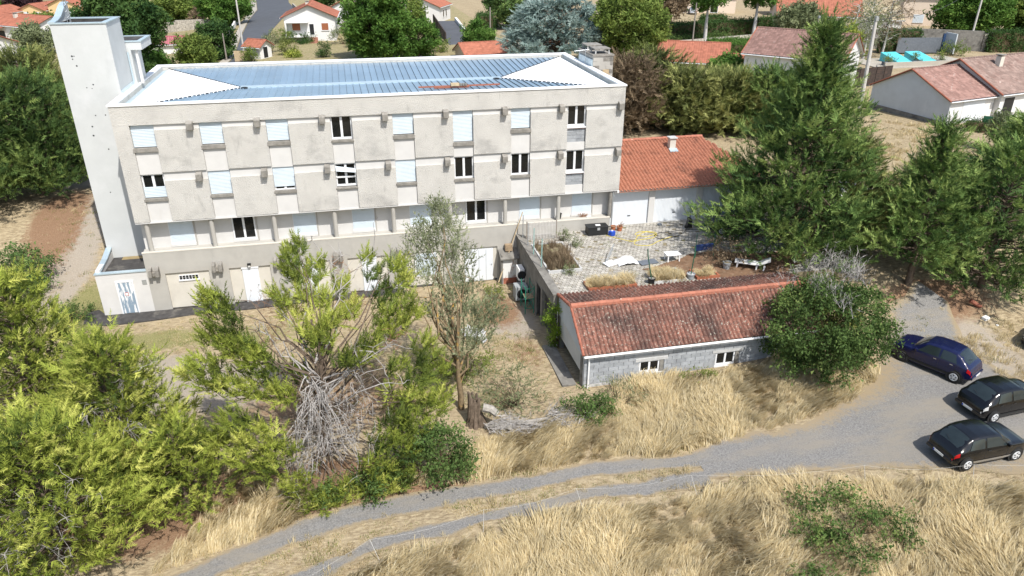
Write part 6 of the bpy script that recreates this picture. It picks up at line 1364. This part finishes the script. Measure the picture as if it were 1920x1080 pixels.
# ---------------------------------------------------------------- cars
def car(name, label, loc, rz, paint, L=3.85, W=1.65, Hh=1.44, doors=5, wheel="alloy", rear="red", hub=.29, glass_rear=True, group="dark hatchbacks parked on the gravel", frontdark=False, strip_=False, hoodf=.72):
    t = thing(name, label, "car", loc, rz, group)
    s = np.array([0, .012, .035, .065, .10, .16, .22, .30, .42, .52, .58, .64, hoodf, .76, .86, .93, .975, 1.0])
    top = np.array([.52, .72, .86, .95, 1.07, 1.27, 1.39, 1.435, 1.44, 1.42, 1.37, 1.22, .985, .95, .90, .83, .70, .50])*Hh/1.44
    belt = np.array([.50, .68, .82, .89, .91, .92, .925, .925, .92, .91, .905, .90, .895, .90, .86, .79, .66, .47])*Hh/1.44
    hw = np.array([.72, .80, .86, .92, .95, .975, .99, 1, 1, 1, 1, 1, .995, .985, .95, .89, .82, .70])*W/2
    rw = np.array([.70, .75, .78, .80, .78, .76, .745, .74, .745, .75, .76, .79, .84, .86, .84, .78, .70, .58])*W/2
    bot = np.array([.36, .30, .25, .22, .20, .19, .18, .18, .18, .18, .18, .18, .19, .2, .2, .22, .26, .34])
    n = 64; S = np.linspace(0, 1, n); S = np.unique(np.r_[S, s]); n = len(S)
    ip = lambda a: np.interp(S, s, a)
    T, Bl, HW, RW, BO = ip(top), ip(belt), ip(hw), ip(rw), ip(bot)
    def ring(i):
        h = HW[i]; b = Bl[i]; tp = T[i]; r = RW[i]; z0 = BO[i]; pts = [(0, z0), (h*.86, z0), (h*.95, z0+.03), (h*.985, z0+(b-z0)*.25), (h, z0+(b-z0)*.55), (h*.99, z0+(b-z0)*.85), (h*.965, b)]
        e = tp-.07*min(1, (tp-b)/.2)-.0
        pts += [(h*.965+(r-h*.965)*.33, b+(e-b)*.34), (h*.965+(r-h*.965)*.66, b+(e-b)*.68), (r, e), (r*.88, e+(tp-e)*.62), (r*.62, e+(tp-e)*.9), (0, tp+.012)]
        return pts
    V = []; F = []; rings = [ring(i) for i in range(n)]; k = len(rings[0]); full = 2*k-2
    for i in range(n):
        x = (S[i]-.5)*L; R_ = rings[i]; V += [(x, y, z) for y, z in R_]+[(x, -y, z) for y, z in R_[-2:0:-1]]
    for i in range(n-1):
        for j in range(full): F.append((i*full+j, i*full+(j+1) % full, (i+1)*full+(j+1) % full, (i+1)*full+j))
    F += [tuple(range(full)), tuple((n-1)*full+j for j in range(full-1, -1, -1))]
    MB().add(V, F).build("body", paint, t, world=False, smooth=True)
    def P(sv, j, side, off=.012):
        """point on the shell at fraction sv and ring position j (float)"""
        fi = np.interp(sv, S, np.arange(n)); i0 = int(min(fi, n-2)); u = fi-i0; j0 = int(min(j, k-2)); v = j-j0
        def q(i): a, b = rings[i][j0], rings[i][j0+1]; return np.array([a[0]+(b[0]-a[0])*v, a[1]+(b[1]-a[1])*v])
        y, z = q(i0)*(1-u)+q(i0+1)*u; nrm = np.array([1.0, .5 if j > 6 else .0]); 
        if j > 9.2: nrm = np.array([.1, 1])
        y += off*nrm[0]; z += off*nrm[1]; return ((sv-.5)*L, side*y, z)
    def sidepane(pts, nm, mat, parent):
        for sd in (1, -1):
            g = MB(); (a, b, c, d) = pts; nu, nv = 8, 4; VV = []; FF = []       # a,b lower rear/front  c,d upper front/rear (s)
            for jv in range(nv+1):
                w = jv/nv; s0 = a+(d-a)*w; s1 = b+(c-b)*w
                for iu in range(nu+1): VV.append(P(s0+(s1-s0)*iu/nu, 6.25+(8.85-6.25)*w, sd))
            for jv in range(nv):
                for iu in range(nu): q = jv*(nu+1)+iu; FF.append((q, q+1, q+nu+2, q+nu+1))
            g.add(VV, FF).build(nm, mat, parent, world=False, smooth=True)
    if doors == 5: sidepane((.40, .655, .55, .40), "side_window", "car_glass", t); sidepane((.185, .375, .375, .225), "side_window", "car_glass", t)
    else: sidepane((.38, .66, .55, .385), "side_window", "car_glass", t); sidepane((.17, .355, .36, .215), "side_window", "car_glass", t)
    def toppane(s0, s1, w0, w1, nm, off=.014):
        g = MB(); VV = []; FF = []; nu = 8
        for u in range(5):
            sv = s0+(s1-s0)*u/4; i = np.interp(sv, S, np.arange(n)); r = np.interp(sv, S, RW)*(w0+(w1-w0)*u/4); z = np.interp(sv, S, T)
            for v in range(nu+1):
                y = (v/nu*2-1); VV.append(((sv-.5)*L, y*r, z+off+.0-.055*abs(y)**3))
        for u in range(4):
            for v in range(nu): q = u*(nu+1)+v; FF.append((q, q+1, q+nu+2, q+nu+1))
        g.add(VV, FF).build(nm, "car_glass", t, world=False, smooth=True)
    toppane(.578, hoodf-.01, .90, .96, "windscreen", .02); toppane(.075, .205, .92, .88, "rear_window", .022)
    # trim
    for sd in (1, -1):
        for sv in ((.19, .385, .665) if doors == 5 else (.375, .665)):
            g = MB(); g.add([P(sv+e, j, sd, .004) for j in (2.2, 3, 4, 5, 6) for e in (-.0018, .0018)], [(2*i, 2*i+1, 2*i+3, 2*i+2) for i in range(4)]); g.build("door_seam", "black_plastic_and_shade", t, world=False)
        for sv in ((.22, .41) if doors == 5 else (.40,)):
            g = MB(); g.add([P(sv+e, j, sd, .022) for j in (5.15, 5.5) for e in (0, .035)], [(0, 1, 3, 2)]); g.build("door_handle", "chrome_strip" if paint == "car_navy" else "black_plastic_and_shade", t, world=False)
        g = MB(); g.add([P(sv, j, sd, .016) for sv in np.linspace(.22, .76, 8) for j in (2.5, 3.2)], [(2*i, 2*i+1, 2*i+3, 2*i+2) for i in range(7)]); g.build("side_strip", "chrome_strip" if strip_ else "black_plastic_and_shade", t, world=False)
        c = P(.655, 6.4, sd, .08); MB().cbox(c, .12, .16, .13).build("wing_mirror", paint, t, world=False, bevel=.03)
        rm = "tail_red" if rear == "red" else "lamp_clear"
        g = MB(); g.add([P(sv, j, sd, .014) for sv in (.004, .03, .062) for j in (4.6, 5.4, 6.2)], [(3*a+b, 3*a+b+1, 3*a+b+4, 3*a+b+3) for a in range(2) for b in range(2)]); g.build("tail_light", rm, t, world=False)
        if rear == "vw":
            g = MB(); 
        g = MB(); g.add([P(sv, j, sd, .014) for sv in (.925, .96, .985) for j in (5.0, 5.7, 6.6)], [(3*a+b, 3*a+b+1, 3*a+b+4, 3*a+b+3) for a in range(2) for b in range(2)]); g.build("headlight", "lamp_clear", t, world=False)
        for fx in (.175, .805):
            x = (fx-.5)*L; y = sd*(W/2-.02); R0 = hub
            MB().lathe((x, sd*(W/2-.035), R0+.005), [(R0+.075, 0), (R0+.075, .02*sd)], 24, 'y').build("wheel_arch", "black_plastic_and_shade", t, world=False)
            g = MB(); pr = [(R0*.62, 0), (R0*.95, -.01), (R0, .04), (R0, .15), (R0*.9, .19), (R0*.62, .19)]
            g.lathe((x, sd*(W/2-.17), R0), [(r, z*sd) for r, z in pr], 24, 'y'); wo_ = g.build("wheel", "tyre", t, world=False)
            g = MB(); wm = "hubcap_dark" if (frontdark and fx > .5) else wheel
            g.lathe((x, sd*(W/2+.022), R0), [(R0*.66, 0), (R0*.60, .012*sd), (R0*.52, .0), (R0*.2, .012*sd), (.03, .016*sd)], 20, 'y'); g.build("rim", wm, wo_, world=False)
            g = MB()
            for q in range(5):
                a = q*2*math.pi/5+.3; g.cbox((x+math.cos(a)*R0*.38, sd*(W/2+.040), R0+math.sin(a)*R0*.38), R0*.13, .008, R0*.30, 0, 0, -a+math.pi/2+math.pi/5)
            g.build("spoke_gap", "black_plastic_and_shade" if wheel == "alloy" else "hubcap_dark", wo_, world=False)
    x0 = -L/2
    MB().box(x0-.045, x0+.10, -W*.40, W*.40, .36, .50).build("rear_bumper", paint, t, world=False, bevel=.03)
    MB().box(x0-.055, x0-.046, -.26, .26, .395, .50).build("licence_plate", "plate_white", t, world=False); MB().box(x0-.058, x0-.0555, .20, .26, .395, .50).build("plate_band", "blue_plastic", t, world=False)
    MB().box(x0+.10, x0+.22, -.28, .28, Hh*.985*.86, Hh*.985*.86+.02).build("spoiler_lip", paint, t, world=False) if False else None
    MB().tube([(x0+.33, 0, Hh*.75), (x0+.40, .25, Hh*.80)], .008, 5).build("rear_wiper", "black_plastic_and_shade", t, world=False)
    MB().box(L/2-.10, L/2+.03, -W*.36, W*.36, .33, .47).build("front_bumper", paint, t, world=False, bevel=.03); MB().box(L/2-.05, L/2+.012, -.38, .38, .50, .60).build("grille", "black_plastic_and_shade", t, world=False)
    return t
def cz(x, y): return hz(x, y)+.03
# navy five-door: heading away to the upper left; wheels surveyed on the near side
import_dir = Vector((37.91-38.99, -15.07+17.42, 0)).normalized(); side = Vector((import_dir.y, -import_dir.x, 0))
def place(wr, wf, W):
    r, f = Vector((*wr, 0)), Vector((*wf, 0)); d = (f-r).normalized(); return r, f, d
def carat(wr, wf, near, W, **kw):
    """near: +1 when the surveyed wheels are on the car's left side"""
    r, f, d = place(wr, wf, W); left = Vector((-d.y, d.x, 0)); c = (r+f)/2-left*near*(W/2-.08); L = kw.get("L", 3.85); wb = (.805-.175)*L
    c = c - d*(.49-.5)*L; return (c.x, c.y, cz(c.x, c.y)), math.atan2(d.y, d.x)
lc, a = carat((38.95, -17.35), (37.75, -15.0), 1, 1.65, L=3.9); car("hatchback", "dark navy five-door hatchback with peeling roof parked beside the big bush", lc, a, "car_navy", 3.9, 1.65, 1.46, 5, "alloy", frontdark=True)
lc, a = carat((38.25, -20.35), (40.6, -20.15), -1, 1.65, L=3.83); car("hatchback", "black five-door hatchback with clear tail lamps, middle of the three", lc, a, "car_black", 3.83, 1.65, 1.42, 5, "alloy", rear="clear")
lc, a = carat((34.68, -22.75), (37.15, -22.65), -1, 1.62, L=3.8); car("hatchback", "black three-door hatchback with red tail lamps nearest the tall grass", lc, a, "car_black_faded", 3.8, 1.62, 1.38, 3, "alloy", strip_=True)
car("hatchback", "dark car just entering the picture at the right edge", (46.75, -15.2, cz(46.75, -15.2)), R(200), "car_black", 3.9, 1.65, 1.42)
car("hatchback", "dark blue-grey hatchback half hidden by the conifer at the garages", (35.4, -2.2, 2.96), R(-12), "car_darkgrey", 3.8, 1.62, 1.42)
car("hatchback", "small silver car in the carport of the pink house", (90.6, 122.6, 3.02), R(70), "car_silver", 3.9, 1.65, 1.5, group="cars far away")
car("parked_van", "white vehicle glimpsed through the conifers behind the terrace", (45.2, .4, 3.02), R(10), "car_white", 4.2, 1.75, 1.7, group="cars far away")
# ---------------------------------------------------------------- grass
def blade_clump(name, seed, n, h, rad, w, lean, foliage, kinds=None):
    rg = RG(seed); V = []; F = []; T = []
    for i in range(n):
        a = rg.uniform(0, 2*math.pi); r = rad*rg.uniform(0, 1)**.5; b = np.array([r*math.cos(a), r*math.sin(a), -.03]); hh = h*rg.uniform(.55, 1.15)
        d = np.array([lean[0]+rg.normal(0, .28), lean[1]+rg.normal(0, .28), 0]); sd = np.array([-d[1], d[0], 0])+rg.normal(0, .2, 3); sd = sd/np.linalg.norm(sd)*w*rg.uniform(.7, 1.3); k = len(V)
        p1 = b+np.array([0, 0, hh*.5])+d*hh*.18; p2 = b+np.array([0, 0, hh*.86])+d*hh*.6
        V += [b-sd, b+sd, p1+sd*.9, p1-sd*.9, p2+sd*.25, p2-sd*.25]; F += [(k, k+1, k+2, k+3), (k+3, k+2, k+4, k+5)]; q = rg.random(); T += [q, q]
    me = mesh_np(name, np.array(V), np.array(F), T); me.materials.append(MATS[foliage]); return bpy.data.objects.new(name, me)
def scatter(name, label, pts, rot, scl, pick, clumps, seed=0, cat="grass"):
    pts = np.asarray(pts, np.float32); n = len(pts); me = bpy.data.meshes.new(name); me.vertices.add(n); me.vertices.foreach_set("co", pts.ravel())
    for nm, ty, v in (("rz", 'FLOAT', rot), ("scl", 'FLOAT', scl)): a = me.attributes.new(nm, ty, 'POINT'); a.data.foreach_set("value", np.asarray(v, np.float32))
    a = me.attributes.new("pick", 'INT', 'POINT'); a.data.foreach_set("value", np.asarray(pick, np.int32)); me.update()
    o = link(name, me); col = bpy.data.collections.new(name+"_blades")
    for c in clumps: col.objects.link(c)
    ng = bpy.data.node_groups.new(name, 'GeometryNodeTree'); ng.interface.new_socket("Geometry", in_out='INPUT', socket_type='NodeSocketGeometry'); ng.interface.new_socket("Geometry", in_out='OUTPUT', socket_type='NodeSocketGeometry')
    N = ng.nodes; Lk = ng.links.new; gi = N.new("NodeGroupInput"); go = N.new("NodeGroupOutput"); ci = N.new("GeometryNodeCollectionInfo"); ci.inputs["Collection"].default_value = col; ci.inputs["Separate Children"].default_value = True; ci.inputs["Reset Children"].default_value = True
    ip = N.new("GeometryNodeInstanceOnPoints"); ip.inputs["Pick Instance"].default_value = True
    def na(nm, ty): q = N.new("GeometryNodeInputNamedAttribute"); q.data_type = ty; q.inputs["Name"].default_value = nm; return [s for s in q.outputs if s.name == "Attribute" and s.enabled][0]
    cx = N.new("ShaderNodeCombineXYZ"); Lk(na("rz", 'FLOAT'), cx.inputs["Z"]); er = N.new("FunctionNodeEulerToRotation"); Lk(cx.outputs[0], er.inputs[0])
    Lk(gi.outputs[0], ip.inputs["Points"]); Lk(ci.outputs[0], ip.inputs["Instance"]); Lk(na("pick", 'INT'), ip.inputs["Instance Index"]); Lk(er.outputs[0], ip.inputs["Rotation"]); Lk(na("scl", 'FLOAT'), ip.inputs["Scale"]); Lk(ip.outputs[0], go.inputs[0])
    md = o.modifiers.new("scatter", 'NODES'); md.node_group = ng
    return props(o, label, cat, kind="stuff")
TALL = [blade_clump("grass_clump", 1000+i, 56, .60, .32, .013, (.95, .40), "fol_straw") for i in range(5)]
MIDG = [blade_clump("straw_clump", 1010+i, 34, .34, .22, .010, (.3, .1), "fol_straw") for i in range(4)]
LOWG = [blade_clump("short_clump", 1020+i, 26, .13, .18, .009, (.2, .1), "fol_straw") for i in range(3)]+[blade_clump("short_clump", 1030+i, 24, .12, .18, .010, (.1, .1), "fol_weed") for i in range(2)]
def inpoly(x, y, poly):
    c = np.zeros(len(x), bool); j = len(poly)-1
    for i in range(len(poly)):
        xi, yi = poly[i]; xj, yj = poly[j]; m = ((yi > y) != (yj > y)) & (x < (xj-xi)*(y-yi)/(yj-yi+1e-12)+xi); c ^= m; j = i
    return c
def fill(poly, dens, seed, noise_s=.35, keep=.0):
    rg = RG(seed); P = np.array(poly); a, b = P.min(0), P.max(0); n = int((b-a).prod()*dens); x = rg.uniform(a[0], b[0], n); y = rg.uniform(a[1], b[1], n); m = inpoly(x, y, poly)
    f = np.sin(x*noise_s*2.1+1.7*np.sin(y*noise_s*1.7))*np.sin(y*noise_s*2.6+1.2*np.sin(x*noise_s*1.3+2)); m &= (f > keep-1+rg.uniform(0, .5, n)); return x[m], y[m]
def sow(name, label, polys, clumps, seed, smin=.7, smax=1.25, wind=0, z=None, jit=.7):
    X = []; Y = []
    for i, (poly, dens, keep) in enumerate(polys):
        x, y = fill(poly, dens, seed+i, keep=keep); X.append(x); Y.append(y)
    x = np.concatenate(X); y = np.concatenate(Y); rg = RG(seed+50); n = len(x); zz = H(x, y) if z is None else np.full(n, z)
    sw = wind+1.1*np.sin(x*.55+y*.35)+.7*np.sin(x*1.7-y*1.1)+rg.normal(0, jit, n); k = .82+.25*np.sin(x*.8+1.3*np.sin(y*.9))
    return scatter(name, label, np.stack([x, y, zz], 1), sw, rg.uniform(smin, smax, n)*k, rg.integers(0, len(clumps), n), clumps, seed)
field = [(x, y-.75) for x, y in L2[1:]]+[(26.3, -21.5), (28.5, -21.9), (30.5, -22.4), (32.6, -23.0), (34.4, -23.9), (37.5, -24.5), (46, -24.6), (46, -33), (2, -33)]
verge = [(12.9, -18.15), (15.8, -18.4), (20.3, -18.2), (25.0, -18.5), (30.2, -18.0), (33.4, -17.1), (35.6, -16.0), (36.6, -14.6), (36.6, -13.4), (31, -13.6), (28, -13.4), (23.5, -13.5), (22, -15.5), (18.5, -15.9), (16.5, -16)]
verge_l = [(3.5, -21), (6.2, -20.0), (8.7, -19.1), (9.2, -18.2), (7.5, -16.6), (5.6, -17.2), (5, -19)]
sow("tall_dry_grass", "tall wind-bent straw grass filling the foreground field", [(field, 21, -.6), (verge, 19, -.4), (verge_l, 18, -.4), ([(5.3, -16.2), (6.6, -17.3), (8.0, -16.3), (6.6, -15.2)], 12, 0)], TALL, 2000, .65, 1.25, wind=.1, jit=.55)
mid_strip = L1[2:]+U2[::-1][:-2]
sow("short_dry_grass", "short dry grass and weeds on the yard and track centre", [(mid_strip, 18, .0), ([(-3, -5.5), (8, -5.5), (13, -6), (13.5, -1.2), (-3, -1.5)], 8, .25), ([(16, -13.5), (20.5, -13.5), (20.5, -7), (15, -7)], 11, .0), ([(8, -14), (16, -13), (15, -6), (7, -7)], 12, .1), (U1[3:]+[(25, -18.2), (16, -18.1), (9, -18.6)], 7, .2), ([(20.5, -13), (21.6, -13), (20.8, -6), (19.2, -2), (17, -3)], 7, .4), ([(36.5, -13.5), (43.6, -16.5), (46, -17.5), (47, -13), (44, -12.2), (40, -11.6)], 7, .35), (L2[1:]+[(24.9, -20.9), (8, -23.2)], 8, .2), ([(-9, 2), (-4, 1), (-4, 12), (-9, 12)], 5, .4)], LOWG, 2100, .7, 1.4)
sow("straw_tufts", "dried straw heaped in the terrace planters", [([(23.6, -8.4), (26.1, -8.4), (26.1, -7.6), (23.6, -7.6)], 45, -1), ([(27.3, -8.35), (29.0, -8.35), (29.0, -7.2), (27.3, -7.2)], 45, -1), ([(29.8, -8.3), (30.95, -8.3), (30.95, -7.45), (29.8, -7.45)], 40, -1)], TALL, 2200, .55, .95, z=3.03, jit=2.5)
DRYW = [blade_clump("weed_clump", 1040+i, 40, .75, .25, .012, (.2, .0), "fol_dry") for i in range(3)]
def band(pl, a, b): return [(x, y+a) for x, y in pl]+[(x, y+b) for x, y in pl[::-1]]
sow("track_edge_grass", "ragged straw and weeds creeping over the track edges", [(band(U1[2:], -.12, .35), 12, .1), (band(L1[2:], -.3, .15), 12, .15), (band(U2[1:], -.12, .3), 12, .15), (band(L2[1:], -.8, .12), 14, .0), (band(UY[:6], -.15, .5), 10, .1), (band(LY[:7], -.75, .2), 14, .0)], MIDG[:2]+LOWG, 2600, .45, .95, jit=1.5)
sow("dead_weeds", "brown dead weeds standing in the big planter", [([(22.1, -5.8), (23.8, -5.8), (23.8, -2.0), (22.1, -2.0)], 11, -1)], DRYW, 2300, .7, 1.2, z=3.03, jit=2.5)
sow("paving_weeds", "sparse dry weeds in the terrace paving joints", [([(22, -8.5), (36, -8.5), (36, -1), (22, -1)], 2.6, .35), ([(23.3, -8.6), (31, -8.6), (31, -6.6), (23.3, -6.6)], 6, .2)], LOWG, 2700, .5, 1.1, z=2.93, jit=2)
sow("verge_straw", "straw grass between shed, bush and parking yard", [([(26, -18.3), (33.3, -17.2), (36.4, -14.9), (36.8, -13.6), (27, -14.6)], 10, 0), ([(40, -22.9), (46, -23.3), (46, -20)], 6, .2), ([(44, -13.2), (47, -13.2), (48, -17), (44.2, -16)], 8, .1), ([(41.6, -22), (43.2, -22), (43.4, -14.5), (42.8, -11.5), (41.6, -14.5)], 7, .2), ([(8.9, -18.9), (12.5, -18.6), (12.5, -18.1), (9.2, -18.2)], 10, .2)], MIDG, 2400, .7, 1.2)
FARG = [blade_clump("field_clump", 1050+i, 30, .4, .5, .03, (.2, .1), "fol_straw") for i in range(3)]
sow("far_field_grass", "dry field grass on the plot behind the right conifers", [([(42, -1), (66, 2), (68, 20), (60, 24), (44, 14)], 1.6, .1)], FARG, 2500, .5, 1.0)
